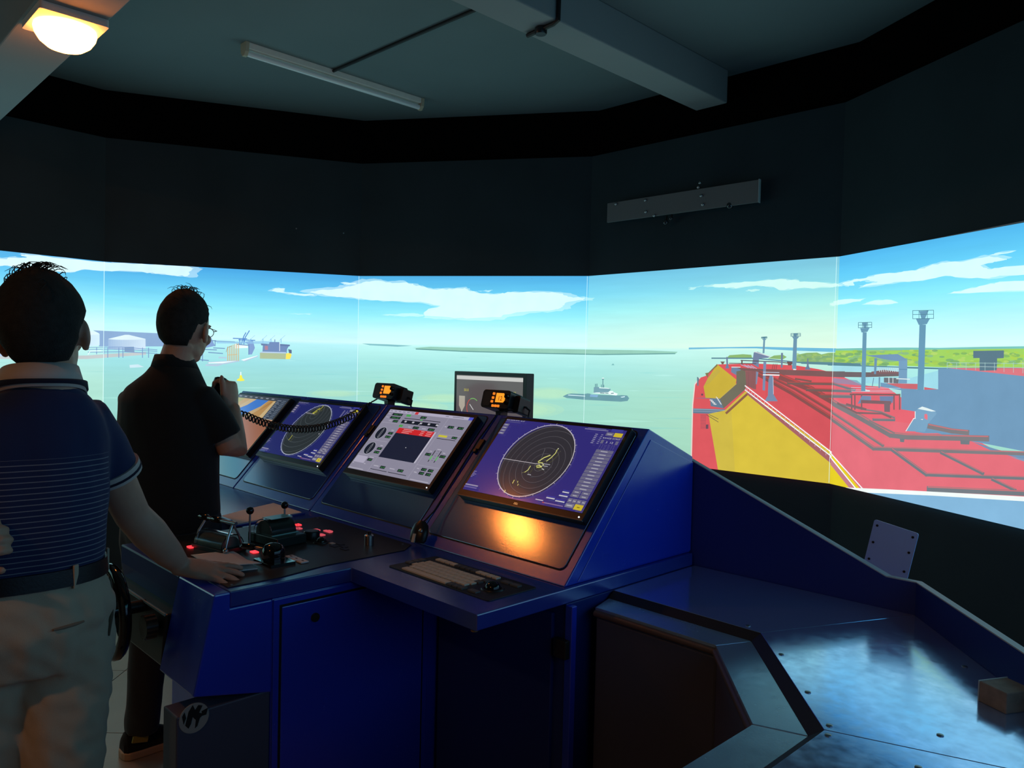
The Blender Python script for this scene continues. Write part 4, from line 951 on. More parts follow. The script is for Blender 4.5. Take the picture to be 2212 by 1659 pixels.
def ecdis(cv):
    cv.rect(0, 1, 0, 1, (224, 190, 136)); cv.rect(0, 1, .93, 1, (78, 86, 96))
    for i in range(7): cv.rect(.03 + i * .11, .08 + i * .11, .955, .975, (170, 178, 190))
    cv.rect(.80, .83, .93, .99, (210, 90, 70)); cv.rect(.83, .85, .93, .99, (236, 200, 60))
    cv.poly([(.0, .93), (.18, .93), (.12, .83), (0, .76)], (196, 196, 128)); cv.poly([(.30, .93), (.42, .93), (.34, .78), (.24, .70), (.2, .78)], (230, 205, 160))
    cv.poly([(.42, .93), (.66, .93), (.60, .80), (.46, .66), (.40, .58), (.0, .58), (.0, .63), (.18, .68), (.33, .80)], (72, 140, 236))
    cv.poly([(.66, .93), (.80, .93), (.80, .58), (.52, .58), (.62, .74)], (212, 164, 98)); cv.poly([(.70, .80), (.76, .90), (.72, .92), (.62, .70)], (196, 146, 84)); cv.poly([(.76, .93), (.80, .93), (.80, .60), (.72, .60)], (236, 206, 150))
    cv.rect(.80, 1, .58, 1, (66, 78, 96))
    for i in range(12): cv.rect(.815, .86 + .03 * (i % 2), .60 + i * .031, .612 + i * .031, (150, 162, 178)); cv.rect(.91, .97, .60 + i * .031, .612 + i * .031, (120, 134, 152))
    cv.rect(0, 1, 0, .575, (178, 112, 82)); cv.rect(0, 1, .572, .582, (240, 220, 190))
monitor('monitor', 'console monitor with purple radar picture, nearest the right end', -.285, .212, .515, .300, radar1, logo='DELL')
monitor('monitor', 'console monitor with grey conning page and red alarm banner', -.968, .203, .515, .300, conning)
monitor('monitor', 'console monitor with dark blue radar picture behind the coiled cord', -1.690, .195, .530, .300, radar3)
monitor('monitor', 'console monitor with tan and blue chart beside the man in black', -2.335, .185, .545, .318, ecdis, bez=.010)

# display standing behind the console
bm = cthing('rear_display', 'upright black display with engine gauges standing behind the console', 'monitor', -1.035, .66, 1.14)
W2, H2 = .415, .27
MB().prism(rrect(-W2 / 2 - .016, W2 / 2 + .02, .03, .03 + H2 + .016, .004), -.012, .03, 'y').build('casing', BLACKP, bm, bevel=.002)
cv = Canvas(lambda u, v, z: ((u - .5) * W2, -.0125 - z, .03 + v * H2), None, .000012); cv.asp = W2 / H2
cv.rect(0, 1, 0, 1, (112, 104, 106)); cv.rect(0, 1, .93, .99, (238, 236, 232))
cv.text('50.0', .12, .74, .06, (238, 226, 80), width=.075); cv.text('2014', .44, .735, .06, (238, 226, 80), width=.08); cv.text('10-06 12:41', .70, .74, .055, (238, 226, 80), width=.2)
cv.poly([(.045, .66), (.14, .66), (.14, .50), (.092, .40), (.045, .50)], (206, 196, 180)); cv.rect(.86, .95, .50, .62, (214, 208, 200)); cv.rect(.92, .935, .59, .605, (240, 240, 240))
RC(cv, .09, .37, .11, .014, (230, 80, 70), a0=190, a1=265); RC(cv, .09, .37, .11, .014, (100, 210, 110), a0=275, a1=350); PL(cv, [(.092, .42), (.092, .27)], .014, (240, 240, 240))
RC(cv, .27, .48, .15, .014, (230, 90, 80), a0=120, a1=230); RC(cv, .27, .48, .15, .014, (140, 210, 120), a0=50, a1=118); PL(cv, [(.22, .53), (.275, .45)], .014, (240, 240, 240)); DISC(cv, .26, .34, .018, (235, 235, 235))
cv.build('display', PICM, bm)['kind'] = 'stuff'
MB().bx(-.05, .05, .012, .05, .0, .12).build('bracket', BLACKP, bm, bevel=.003); MB().bx(-.05, .05, -.078, .02, .0, .02).build('bracket_arm', BLACKP, bm, bevel=.003)

# ================================================================== VHF RADIOS
AMB = mat('amber_display', (.8, .3, .03), .3, emit=(1.0, .32, .02), estr=1.1); AMBK = mat('amber_key', (.8, .3, .03), .3, emit=(1.0, .25, .02), estr=.85); AMBD = mat('amber_digit', (.15, .02, .0), .4)
def radio(x, label, digits):
    r = cthing('radio', label, 'radio', x, .375, 1.292, 'amber lit radios on the console ridge', rz=math.radians(6))
    Mr = Matrix.Translation((0, 0, .066)) @ Matrix.Rotation(math.radians(-16), 4, 'X')
    def q(m): m.v = [tuple(Mr @ Vector(p)) for p in m.v]; return m
    q(MB().prism(rrect(-.072, .06, -.034, .034, .012), -.03, .045, 'y')).build('body', BLACKP, r, bevel=.006, seg=3)
    dsp = q(MB().prism([(-.004, -.012), (.032, -.012), (.038, -.004), (.038, .006), (.030, .022), (-.004, .022)], -.0325, -.0295, 'y')).build('display', AMB, r)
    if digits:
        vs, fs, w = glyphs(digits); m = MB(); m.add([(.006 + p[0] * .022, -.033, -.006 + p[1] * .024) for p in vs], fs); q(m).build('digits', AMBD, dsp)
    for k, (kx, kz) in enumerate(((-.017, .019), (-.018, .004), (-.02, -.010), (-.012, -.026), (.001, -.026), (.014, -.026))):
        q(MB().prism(rrect(kx - .005, kx + .005, kz - .0045, kz + .0045, .002), -.033, -.029, 'y')).build('key', AMBK, r)
    q(MB().cyl((.05, -.034, .010), .008, .016, 18, 'y')).build('volume_knob', GLOSSB, r, smooth=True); q(MB().cyl((.05, -.034, -.014), .006, .012, 18, 'y')).build('squelch_knob', GLOSSB, r, smooth=True)
    q(MB().prism(rrect(-.062, -.028, -.026, .026, .006), -.0312, -.029, 'y')).build('speaker_grille', RUBBER, r)
    MB().prism([(-.01, .0), (.01, .0), (.012, .03), (-.012, .03)], -.02, .02, 'y').build('bracket', BLACKP, r)
    MB().bx(-.03, .03, -.025, .03, .0, .006).build('foot', BLACKP, r, bevel=.001)
    q(MB().prism(rrect(.062, .088, -.040, .022, .006), -.005, .055, 'y')).build('microphone_cradle', BLACKP, r, bevel=.004)
    q(MB().tube([(.09, .03, -.01), (.105, .04, -.02), (.10, .045, -.045), (.13, .07, -.066), (.17, .10, -.075)], .004, 8)).build('lead', RUBBER, r, smooth=True)
    return r
radio(-1.365, 'amber lit radio on the ridge between the conning page and the coiled cord', '')
radio(-.665, 'amber lit radio showing 12, in front of the upright display', '12')

# coiled cord from the left radio to the microphone in the man's hand
A = L(-1.45, .345, 1.315); B = at_y(507, 884, 2.83)
cc = thing('coiled_cord', 'black coiled microphone cord sagging across the blue radar screen', 'cord', A)
pts = []; N = 46 * 12
for i in range(N + 1):
    t = i / N; p = A.lerp(B, t) + Vector((0, 0, -.155 * 4 * t * (1 - t) * .62)); a = t * 46 * 2 * math.pi
    d = (B - A).normalized(); n1 = Vector((0, 0, 1)); n2 = d.cross(n1).normalized(); rr = .0125 * min(1, 12 * t, 12 * (1 - t)) + .001
    pts.append(p + n1 * (math.cos(a) * rr) + n2 * (math.sin(a) * rr) - A)
MB().tube(pts, .0029, 6).build('coil', RUBBER, cc, smooth=True)
MB().tube([(0, 0, 0), tuple(L(-1.43, .36, 1.33) - A), tuple(L(-1.41, .37, 1.335) - A)], .003, 6).build('tail', RUBBER, cc, smooth=True)

# ================================================================== THINGS ON THE WORKTOP
RED = mat('red_lamp', (.8, .05, .05), .4, emit=(1, .03, .04), estr=2.2); PINK = mat('red_lamp_dim', (.6, .15, .18), .4, emit=(1, .12, .16), estr=.55)
cp = cthing('control_panel', 'black control panel with red lit buttons set into the middle bay', 'control panel', -.86, -.30, DT)
def cpo(m): m.v = [(p[0] + .86, p[1] + .30, p[2]) for p in m.v]; return m
cpo(MB().prism([(-1.19, -.705), (-.545, -.705), (-.545, -.56), (-.575, -.40), (-.575, -.12), (-.62, -.06), (-1.19, -.06)], .0002, .0025)).build('plate', PANEL, cp, bevel=.0008, seg=1)
for x, y, b in ((-1.018, -.611, 1), (-.838, -.491, 1), (-1.099, -.228, 1), (-1.104, -.198, 1), (-1.095, -.262, 0), (-.946, -.167, 0), (-1.013, -.274, 0), (-.986, -.274, 0), (-1.05, -.225, 0), (-.99, -.19, 0), (-.915, -.215, 0)):
    cpo(MB().prism(rrect(x - .0135, x + .0135, y - .0095, y + .0095, .004), .002, .0055)).build('button', RED if b else PINK, cp)
cpo(MB().bx(-.965, -.925, -.178, -.166, .002, .006)).build('light_bar', PINK, cp)
for x, y in ((-.714, -.436), (-.680, -.437), (-.645, -.436)):
    b = cpo(MB().bx(x - .0145, x + .0145, y - .013, y + .013, .002, .007)).build('white_key', mat('key_white', (.72, .74, .76), .45), cp, bevel=.002)
    cpo(MB().bx(x - .006, x + .006, y - .002, y + .002, .0068, .0074)).build('key_mark', GAP, b)
for x, y, w in ((-.765, -.235, .03), (-.73, -.245, .03), (-.755, -.265, .03), (-.70, -.26, .03), (-.79, -.25, .022)): cpo(MB().bx(x - w / 2, x + w / 2, y - .008, y + .008, .002, .004)).build('label_plate', BLACKP if w > .025 else mat('label_pale', (.5, .5, .45), .5), cp)
for x, y in ((-1.17, -.69), (-.56, -.69), (-1.17, -.08), (-.64, -.08)): cpo(MB().cyl((x, y, .003), .004, .002, 12)).build('screw', SCREW, cp)
kb = cthing('dial_knob', 'large flat topped black dial knob among the red buttons', 'knob', -.896, -.262, DT + .0025)
MB().lathe([(.026, 0), (.026, .022), (.024, .025), (0, .025)], n=32).build('dial', BLACKP, kb, smooth=True); MB().cyl((0, 0, .0255), .021, .001, 32).build('cap', mat('dial_cap', (.16, .15, .14), .4), kb)
tb = cthing('trackball', 'small black trackball in the middle bay next to the dial knob', 'trackball', -.825, -.268, DT + .0025)
MB().lathe([(.026, 0), (.025, .003), (.019, .004), (.018, .001)], n=28).build('collar', BLACKP, tb, smooth=True); MB().ball((0, 0, .001), .017).build('ball', GLOSSB, tb, smooth=True)
sv = cthing('cable_gland', 'small silver cylinder standing near the radar keyboard', 'fitting', -.704, -.166, DT + .0025)
MB().lathe([(.015, 0), (.015, .03), (.012, .033), (0, .033)], n=24).build('sleeve', STEEL, sv, smooth=True); MB().cyl((0, 0, .038), .006, .012, 12).build('stem', BLACKP, sv, smooth=True)
# left engine telegraph: clear half-drum, chrome arms, black cross grip
t1 = cthing('engine_telegraph', 'engine telegraph with chrome arms and cross grip under a clear half drum', 'control lever', -.945, -.55, DT + .0025, rz=math.radians(12))
MB().prism(rrect(-.085, .07, -.045, .045, .006), 0, .012).build('base', BLACKP, t1, bevel=.002)
def halfdrum(r, x0, x1, thick):
    out = [(math.cos(a) * r, math.sin(a) * r) for a in [k * math.pi / 20 for k in range(21)]]
    inn = [(math.cos(a) * (r - thick), math.sin(a) * (r - thick)) for a in [math.pi - k * math.pi / 20 for k in range(21)]]
    return MB().prism(out + inn, x0, x1, 'x')
m = halfdrum(.042, -.075, .06, .003); m.v = [(p[0], p[1], p[2] + .012) for p in m.v]; m.build('cover', ACRYL, t1, smooth=True)
MB().prism([(math.cos(k * math.pi / 16) * .034, math.sin(k * math.pi / 16) * .034 + .012) for k in range(17)], -.065, .05, 'x').build('scale_drum', mat('scale_grey', (.10, .12, .11), .4), t1, smooth=True)
for x in (-.08, .066): MB().tube([(x, -.03, .012), (x, -.02, .05), (x * .9, 0, .085)], .004, 8).build('arm', STEEL, t1, smooth=True)
MB().tube([(.066, .028, .014), (.064, .018, .05), (.06, 0, .085)], .0035, 8).build('arm', STEEL, t1, smooth=True)
MB().tube([(-.10, 0, .088), (.075, 0, .088)], .006, 10).build('cross_bar', STEEL, t1, smooth=True)
for x in (-.085, -.02): MB().tube([(x - .022, 0, .088), (x - .018, 0, .088), (x + .018, 0, .088), (x + .022, 0, .088)], [.007, .010, .010, .007], 14).build('grip', GLOSSB, t1, smooth=True)
for x, y in ((.078, -.038), (.085, .03)): MB().ball((x, y, .012), .008).build('knob', STEEL, t1, smooth=True)
# right engine telegraph: boxed half drum with two ball levers
t2 = cthing('engine_telegraph', 'engine telegraph in a dark box with two upright ball levers', 'control lever', -.93, -.372, DT + .0025, rz=math.radians(8))
MB().bx(-.075, .085, -.055, .055, 0, .03).build('box', mat('telegraph_green_black', (.02, .035, .03), .35), t2, bevel=.003)
def ydrum(r, y0, y1, xo, z, mm, nm, par):
    return MB().prism([(math.cos(k * math.pi / 18) * r + xo, math.sin(k * math.pi / 18) * r + z) for k in range(19)], y0, y1, 'y').build(nm, mm, par, smooth=True)
ydrum(.044, -.045, .045, 0, .03, mat('telegraph_drum', (.035, .045, .04), .3), 'drum', t2)
o = MB().prism([(math.cos(k * math.pi / 18) * .05, math.sin(k * math.pi / 18) * .05 + .03) for k in range(19)] + [(math.cos(k * math.pi / 18) * .0475, math.sin(k * math.pi / 18) * .0475 + .03) for k in range(18, -1, -1)], -.05, .05, 'y').build('cover', ACRYL, t2, smooth=True)
MB().bx(.045, .05, -.05, .05, .03, .033).build('bright_strip', mat('green_strip', (.45, .8, .7), .3), t2); MB().bx(-.02, .03, -.04, .04, .0795, .081).build('top_strip', mat('green_strip', (.45, .8, .7), .3), t2)
for y, zz in ((-.064, .094), (.068, .094)):
    r_ = MB().tube([(-.05, y, .0), (-.05, y, zz)], .0032, 8).build('lever', STEEL, t2, smooth=True); MB().ball((-.05, y, zz + .008), .0125).build('ball_knob', GLOSSB, r_, smooth=True)
# thruster handle
jh = cthing('thruster_handle', 'glossy black domed thruster control with a side handle by the papers', 'control lever', -.70, -.50, DT + .0025)
MB().prism(rrect(-.045, .06, -.04, .04, .004), 0, .008).build('base', GLOSSB, jh, bevel=.002)
MB().lathe([(.034, .008), (.034, .03), (.031, .042), (.022, .052), (.010, .056), (0, .057)], n=32).build('dome', GLOSSB, jh, smooth=True)
MB().tube([(-.03, -.015, .036), (-.065, -.03, .036)], .003, 8).build('stalk', STEEL, jh, smooth=True)
MB().tube([(-.06, -.028, .036), (-.064, -.03, .036), (-.098, -.045, .036), (-.102, -.047, .036)], [.007, .0095, .0095, .007], 14).build('grip', GLOSSB, jh, smooth=True)
# paper pad under the hand, clipboard with papers on the far desk
def sheet(m, pts, z, thick): m.prism(pts, z, z + thick); return m
pp = cthing('paper_pad', 'loose white papers under the resting hand', 'paper', -.80, -.60, DT + .003)
m = MB(); N = 14
for i in range(N + 1):
    u = i / N
    x = -.11 + .24 * u; z = .004 + .012 * max(0, u - .55) ** 1.2 / .38 + .001 * math.sin(9 * u)
    for j in range(7):
        v = j / 6; m.v.append((x + .02 * v, -.055 + .115 * v - .02 * u, z + .006 * (1 - v) * u))
for i in range(N):
    for j in range(6): m.f.append((i * 7 + j, (i + 1) * 7 + j, (i + 1) * 7 + j + 1, i * 7 + j + 1))
o = m.build('top_sheet', PAPER, pp, smooth=True); sd = o.modifiers.new('thick', 'SOLIDIFY'); sd.thickness = .0008
MB().prism([(-.105, -.05), (.12, -.075), (.145, .03), (-.09, .055)], 0, .003).build('lower_sheets', PAPER, pp)
cb = cthing('clipboard', 'clipboard of papers with blue edge lying on the desk under the blue radar', 'clipboard', -1.37, -.22, DT)
MB().prism([(-.02, -.165), (.15, -.16), (.10, .145), (-.155, .15), (-.10, .0)], 0, .006).build('board', mat('clipboard_blue', (.02, .06, .42), .35), cb, bevel=.001)
MB().prism([(-.015, -.15), (.135, -.145), (.09, .135), (-.145, .14), (-.09, .0)], .006, .0085).build('papers', PAPER, cb)
MB().bx(.0, .10, -.158, -.143, .008, .016).build('clip', mat('clip_blue', (.03, .09, .5), .3), cb, bevel=.002)
# keyboard with trackball
kp = cthing('keyboard', 'flush keyboard with cream keys and trackball in the desk below the purple radar', 'keyboard', -.25, -.18, DT)
MB().prism(rrect(-.205, .225, -.088, .088, .008), 0, .003).build('plate', PANEL, kp, bevel=.001)
KEYM = mat('cream_key', (.85, .74, .58), .5); KEYD = mat('grey_key', (.12, .115, .11), .5); kmesh = {}
def key(x0, x1, y0, y1, dark=False):
    sz = (round(x1 - x0, 4), round(y1 - y0, 4), dark)
    if sz not in kmesh:
        o = MB().box((0, 0, .005), (sz[0], sz[1], .004)).build('key', KEYD if dark else KEYM, kp); kmesh[sz] = o.data
    else:
        o = bpy.data.objects.new('key', kmesh[sz]); COL.objects.link(o); o.parent = kp
    o.location = ((x0 + x1) / 2, (y0 + y1) / 2, 0)
for r in range(4):
    for c in range(13):
        x = -.172 + c * .0205 + (3 - r) * .004; y = .030 - r * .0215
        if c == 0 and r == 3: continue
        key(x, x + .0175, y - .018, y, c == 12 and r < 2)
for c in range(3): key(-.20, -.177, .030 - c * .0215 - .018, .030 - c * .0215, True)
key(-.150, .045, -.080, -.060); key(.05, .068, -.080, -.060, True); key(.072, .09, -.080, -.060, True); key(.094, .112, -.080, -.060, True)
for c in range(12):
    x = -.165 + c * .0225; key(x, x + .0185, .055, .072, c in (4, 5, 6, 7))
MB().lathe([(.032, .003), (.030, .006), (.024, .006), (.023, .002)], (.158, -.012, 0), 32).build('trackball_collar', BLACKP, kp, smooth=True); MB().ball((.158, -.012, .003), .022).build('trackball', GLOSSB, kp, smooth=True)
key(.128, .158, .045, .062, True); key(.163, .193, .045, .062, True); key(.13, .16, -.075, -.058, True)
# handset resting against the slope, lead up to the right radio
hs = cthing('handset', 'black microphone handset leaning on the desk between two housings', 'microphone', -.60, -.055, DT, rz=math.radians(20))
Mh = Matrix.Rotation(math.radians(-24), 4, 'X')
def hq(m): m.v = [tuple(Mh @ Vector(p)) for p in m.v]; return m
hq(MB().tube([(0, 0, .012), (0, 0, .02), (0, 0, .045), (0, 0, .07), (0, 0, .082)], [(.024, .012), (.030, .016), (.032, .018), (.026, .015), (.012, .010)], 20, side=(1, 0, 0))).build('body', BLACKP, hs, smooth=True)
hq(MB().ball((.012, -.016, .048), (.007, .004, .007))).build('talk_button', STEEL, hs, smooth=True)
hq(MB().bx(-.012, -.001, -.019, -.014, .008, .036)).build('label', mat('label_cream', (.62, .60, .5), .5), hs)
hl = cthing('handset_lead', 'thin black lead running up from the handset to the radio showing 12', 'cord', -.60, -.04, DT)
ld = [(0.0, .012, .075), (-.004, .06, .105), (-.012, .16, .215), (-.02, .26, .325), (-.03, .36, .415), (-.02, .39, .425), (.01, .40, .43)]
MB().tube(ld, .0028, 6).build('lead', RUBBER, hl, smooth=True)

# ================================================================== CEILING AND WALL FITTINGS
GLOW = mat('warm_glass', (1, .8, .5), .4, emit=(1.0, .25, .035), estr=LAMP_RADIANCE)
def ceiling_lamp(label, loc, glow):
    lp = thing('ceiling_lamp', label, 'lamp', loc, (0, 0, RZ), 'warm ceiling lamps')
    MB().prism(rrect(-.135, .135, -.12, .12, .012), -.03, -.0005).build('base', mat('lamp_white', (.75, .70, .66), .5), lp, bevel=.004)
    MB().lathe([(.108, -.03), (.111, -.042), (.106, -.062), (.091, -.086), (.066, -.106), (.035, -.117), (0, -.120)], n=40).build('dome', glow, lp, smooth=True)
ceiling_lamp('glowing warm domed ceiling lamp on a square white base, on the beam', L(-2.06, -.705, BEAM1), GLOW)
ceiling_lamp('second warm domed ceiling lamp further back, over the entrance', Vector((-2.1, -.75, CEIL)), mat('warm_glass_brighter', (1, .8, .5), .4, emit=(1.0, .40, .10), estr=LAMP_RADIANCE * 2.9))
tf = cthing('tube_light', 'unlit fluorescent tube in a long white batten on the ceiling', 'light fitting', -2.95, 1.08, CEIL)
FW = mat('batten_cream', (.86, .86, .78), .5, var=.12, vscale=20)
MB().prism([(-.03, 0), (.03, 0), (.026, -.035), (-.026, -.035)], -.64, .64, 'y').build('batten', FW, tf, bevel=.003)
for y in (-.635, .635): MB().prism([(-.036, 0), (.036, 0), (.03, -.055), (.012, -.078), (-.012, -.078), (-.03, -.055)], y - .012, y + .012, 'y').build('end_holder', mat('holder_yellowed', (.55, .50, .36), .5), tf, bevel=.003)
MB().cyl((0, 0, -.058), .0165, 1.25, 20, 'y').build('tube', mat('tube_glass', (.92, .96, .97), .15, spec=.6), tf, smooth=True)
cd = cthing('conduit', 'thin dark cable running over the ceiling from the tube light and under the beam', 'cable', -2.2, 1.05, CEIL)
MB().tube([(-.72, -.04, -.012), (.05, -.012, -.01), (.855, .02, -.01)], .009, 8).build('cable', RUBBER, cd, smooth=True)
MB().tube([(.88, .07, -.212), (1.06, .06, -.212), (1.09, .06, -.205), (1.094, .06, -.02)], .011, 8).build('cable', RUBBER, cd, smooth=True)
MB().lathe([(.026, -.235), (.030, -.228), (.030, -.206), (.022, -.20)], (.975, .065, 0), 20).build('junction_cap', BLACKP, cd, smooth=True)
a, d, n, ln = PLANES[4]
u0, z0 = to_screen(4, 1322, 440); u1, z1 = to_screen(4, 1657, 418)
br = thing('wall_bar', 'long dark grey mounting bar with bolts high on the black wall', 'bracket', a + d * ((u0 + u1) / 2) + n * .0 + Vector((0, 0, 2.53)), (0, 0, math.atan2(d.y, d.x)))
BW = (u1 - u0) / 2 * .97
MB().bx(-BW, BW, -.075, -.06, -.065, .065).build('plate', mat('bar_grey', (.17, .18, .18), .55, bump=.05, bscale=100), br, bevel=.002)
for x in (-BW * .6, BW * .3): MB().bx(x - .03, x + .03, -.06, 0, -.03, .03).build('spacer', BLACKP, br)
MB().bx(BW, BW + .004, -.078, -.055, -.068, .068).build('end_strip', EDGE, br)
for x, z in ((-BW * .86, .05), (-BW * .43, .045), (-BW * .42, -.03), (BW * .32, .02), (BW * .34, -.035), (-BW * .3, -.062), (BW * .28, .075), (BW * .3, .10)):
    MB().ball((x, -.08, z), .010, 12, 8).build('bolt', STEEL, br, smooth=True)
for x, z, r in ((-BW * .16, -.11, .018), (-BW * .09, -.09, .013), (BW * .66, -.06, .022)):
    MB().tube([(x, -.05, z + .04), (x, -.055, z)], .006, 8).build('hook_stem', BLACKP, br); MB().ball((x, -.06, z), r, 14, 10).build('hook_lens', mat('lens_glass', (.02, .025, .03), .05, spec=.8), br, smooth=True)
for x, z in ((640, 494), (742, 504)):
    uu, zz = to_screen(2, x, z); aa, dd, nn, _ = PLANES[2]
    o = thing('wall_hook', 'tiny bright screw head on the black wall above the harbour screen' if x < 700 else 'tiny bright nail on the black wall above the screen joint', 'screw', aa + dd * uu + Vector((0, 0, zz)), (0, 0, math.atan2(dd.y, dd.x)))
    MB().cyl((0, -.004, 0), .005, .008, 10, 'y').build('head', STEEL, o)

# ================================================================== PEOPLE
from mathutils import noise as mnoise
SKIN = mat('skin', (.56, .32, .215), .5, bump=.08, bscale=250, var=.12, vscale=30)
HAIR = mat('black_hair', (.030, .032, .030), .85, spec=.15, bump=1.0, bscale=330, var=.5, vscale=60)
EYEW = mat('eye_white', (.7, .7, .68), .2); EYED = mat('eye_dark', (.02, .012, .01), .1)
def cloth(name, col, rough=.85, stripes=None, bump=.25, bscale=700):
    m = mat(name, col, rough, spec=.2, bump=bump, bscale=bscale, sheen=.15)
    if stripes:
        nt = m.node_tree; b = nt.nodes['Principled BSDF']; c2, z1, per, duty, ax, lim = stripes
        tc = nt.nodes.new('ShaderNodeTexCoord'); sp = nt.nodes.new('ShaderNodeSeparateXYZ'); nt.links.new(tc.outputs['Object'], sp.inputs[0])
        def M(op, a, bb):
            n = nt.nodes.new('ShaderNodeMath'); n.operation = op
            for i, q in enumerate((a, bb)):
                if q is None: continue
                if isinstance(q, (int, float)): n.inputs[i].default_value = q
                else: nt.links.new(q, n.inputs[i])
            return n.outputs[0]
        fr = M('FRACT', M('DIVIDE', sp.outputs['Z'], per), None); on = M('LESS_THAN', fr, duty); on = M('MULTIPLY', on, M('LESS_THAN', sp.outputs['Z'], z1))
        vd = nt.nodes.new('ShaderNodeVectorMath'); vd.operation = 'DOT_PRODUCT'; nt.links.new(tc.outputs['Object'], vd.inputs[0]); vd.inputs[1].default_value = tuple(ax)
        on = M('MULTIPLY', on, M('LESS_THAN', vd.outputs['Value'], lim))
        mx = nt.nodes.new('ShaderNodeMix'); mx.data_type = 'RGBA'; mx.inputs['A'].default_value = (*col, 1); mx.inputs['B'].default_value = (*c2, 1)
        nt.links.new(on, mx.inputs['Factor']); nt.links.new(mx.outputs['Result'], b.inputs['Base Color'])
    return m
FUSE = bpy.data.scenes.new('fusing')                  # workshop scene, removed at the end
def fuse(mb, name, m, parent, voxel, smooth=6, wrinkle=0.0, wscale=9.0, stretch=(1, 1, .5)):
    """closed overlapping pieces become one continuous skin"""
    me = mb.mesh(name); ob = bpy.data.objects.new(name, me); FUSE.collection.objects.link(ob)
    r = ob.modifiers.new('r', 'REMESH'); r.mode = 'VOXEL'; r.voxel_size = voxel; r.adaptivity = 0
    s = ob.modifiers.new('s', 'SMOOTH'); s.factor = .5; s.iterations = smooth
    FUSE.view_layers[0].update(); dg = FUSE.view_layers[0].depsgraph; new = bpy.data.meshes.new_from_object(ob.evaluated_get(dg)); new.name = name
    FUSE.collection.objects.unlink(ob); COL.objects.link(ob)
    ob.modifiers.clear(); ob.data = new; bpy.data.meshes.remove(me)
    if wrinkle:
        nrm = [v.normal.copy() for v in new.vertices]
        for v, nv_ in zip(new.vertices, nrm):
            c = v.co; q = Vector((c.x * stretch[0], c.y * stretch[1], c.z * stretch[2] + .35 * (c.x + c.y))) * wscale
            d = mnoise.noise(q) + .5 * mnoise.noise(q * 2.3 + Vector((7, 3, 1)))
            v.co += nv_ * (wrinkle * d)
        new.update()
    new.materials.clear(); new.materials.append(m)
    for p in new.polygons: p.use_smooth = True
    ob.parent = parent
    return ob
def hand(mb, wrist, u, n, right=True, curl=(15, 20, 15), tcurl=20, spread=6, sc=1.0, tdir=None, spread0=0):
    wrist, u, n = Vector(wrist), Vector(u).normalized(), Vector(n); n = (n - u * n.dot(u)).normalized()
    s = n.cross(u) if right else u.cross(n)                       # towards the thumb
    P = lambda a, b, c: wrist + (u * a + s * b + n * c) * sc
    mb.tube([P(-.012, 0, 0), P(.018, .002, .001), P(.05, .001, .002), P(.082, 0, .001), P(.092, 0, -.001)], [(.021 * sc, .027 * sc), (.020 * sc, .034 * sc), (.0175 * sc, .041 * sc), (.0145 * sc, .040 * sc), (.010 * sc, .034 * sc)], 18, side=n)
    for k, (b, ln) in enumerate(((.029, .070), (.0095, .078), (-.0105, .073), (-.029, .057))):
        a = math.radians((1.5 - k) * spread + spread0); d0 = u * math.cos(a) + s * math.sin(a); p = P(.078, b, .001); seg = [ln * .44, ln * .31, ln * .25]; ang = 0; pts = [p - d0 * .02 * sc, p]; rr = [.0095 * sc, .0098 * sc]
        cs = curl[k] if isinstance(curl[0], (tuple, list)) else curl
        for j in range(3):
            ang += math.radians(cs[j]); d = d0 * math.cos(ang) - n * math.sin(ang); p = p + d * seg[j] * sc; pts.append(p); rr.append((.0090, .0082, .0066)[j] * sc * (.88 if k == 3 else 1))
        pts.append(p + d * .004 * sc); rr.append(.003 * sc)
        mb.tube(pts, rr, 12, side=n)
    t0 = P(.018, .026, -.006); td = Vector(tdir).normalized() if tdir else (u * .72 + s * .66 - n * .2).normalized()
    t1_ = t0 + td * .04 * sc; td2 = (td * math.cos(math.radians(tcurl)) + (u - td * u.dot(td)).normalized() * math.sin(math.radians(tcurl))).normalized(); t2_ = t1_ + td2 * .03 * sc; t3_ = t2_ + td2 * .024 * sc
    mb.tube([P(.005, .012, -.004), t0, t1_, t2_, t3_, t3_ + td2 * .005 * sc], [.013 * sc, .0145 * sc, .0115 * sc, .0100 * sc, .0078 * sc, .003 * sc], 12, side=n)
def head(mb, H):
    def E(c, r, rot=None):
        m = MB().ball((0, 0, 0), r, 24, 16); M = H @ Matrix.Translation(c) @ (rot or Matrix())
        mb.add([M @ Vector(p) for p in m.v], m.f)
    E((0, -.008, .022), (.076, .097, .101)); E((0, .03, -.045), (.060, .062, .078)); E((0, .062, -.100), (.030, .026, .022)); E((0, .012, -.075), (.056, .055, .045))
    E((0, .098, -.035), (.013, .020, .018)); E((0, .094, -.012), (.009, .012, .028)); E((0, .080, .012), (.055, .018, .014)); E((0, .086, -.073), (.024, .012, .006)); E((0, .085, -.083), (.020, .012, .006))
    for sx in (-1, 1):
        E((sx * .080, -.006, -.012), (.010, .021, .034), Matrix.Rotation(sx * math.radians(24), 4, 'Z')); E((sx * .078, -.002, -.040), (.008, .012, .012)); E((sx * .045, .06, -.035), (.022, .02, .022))
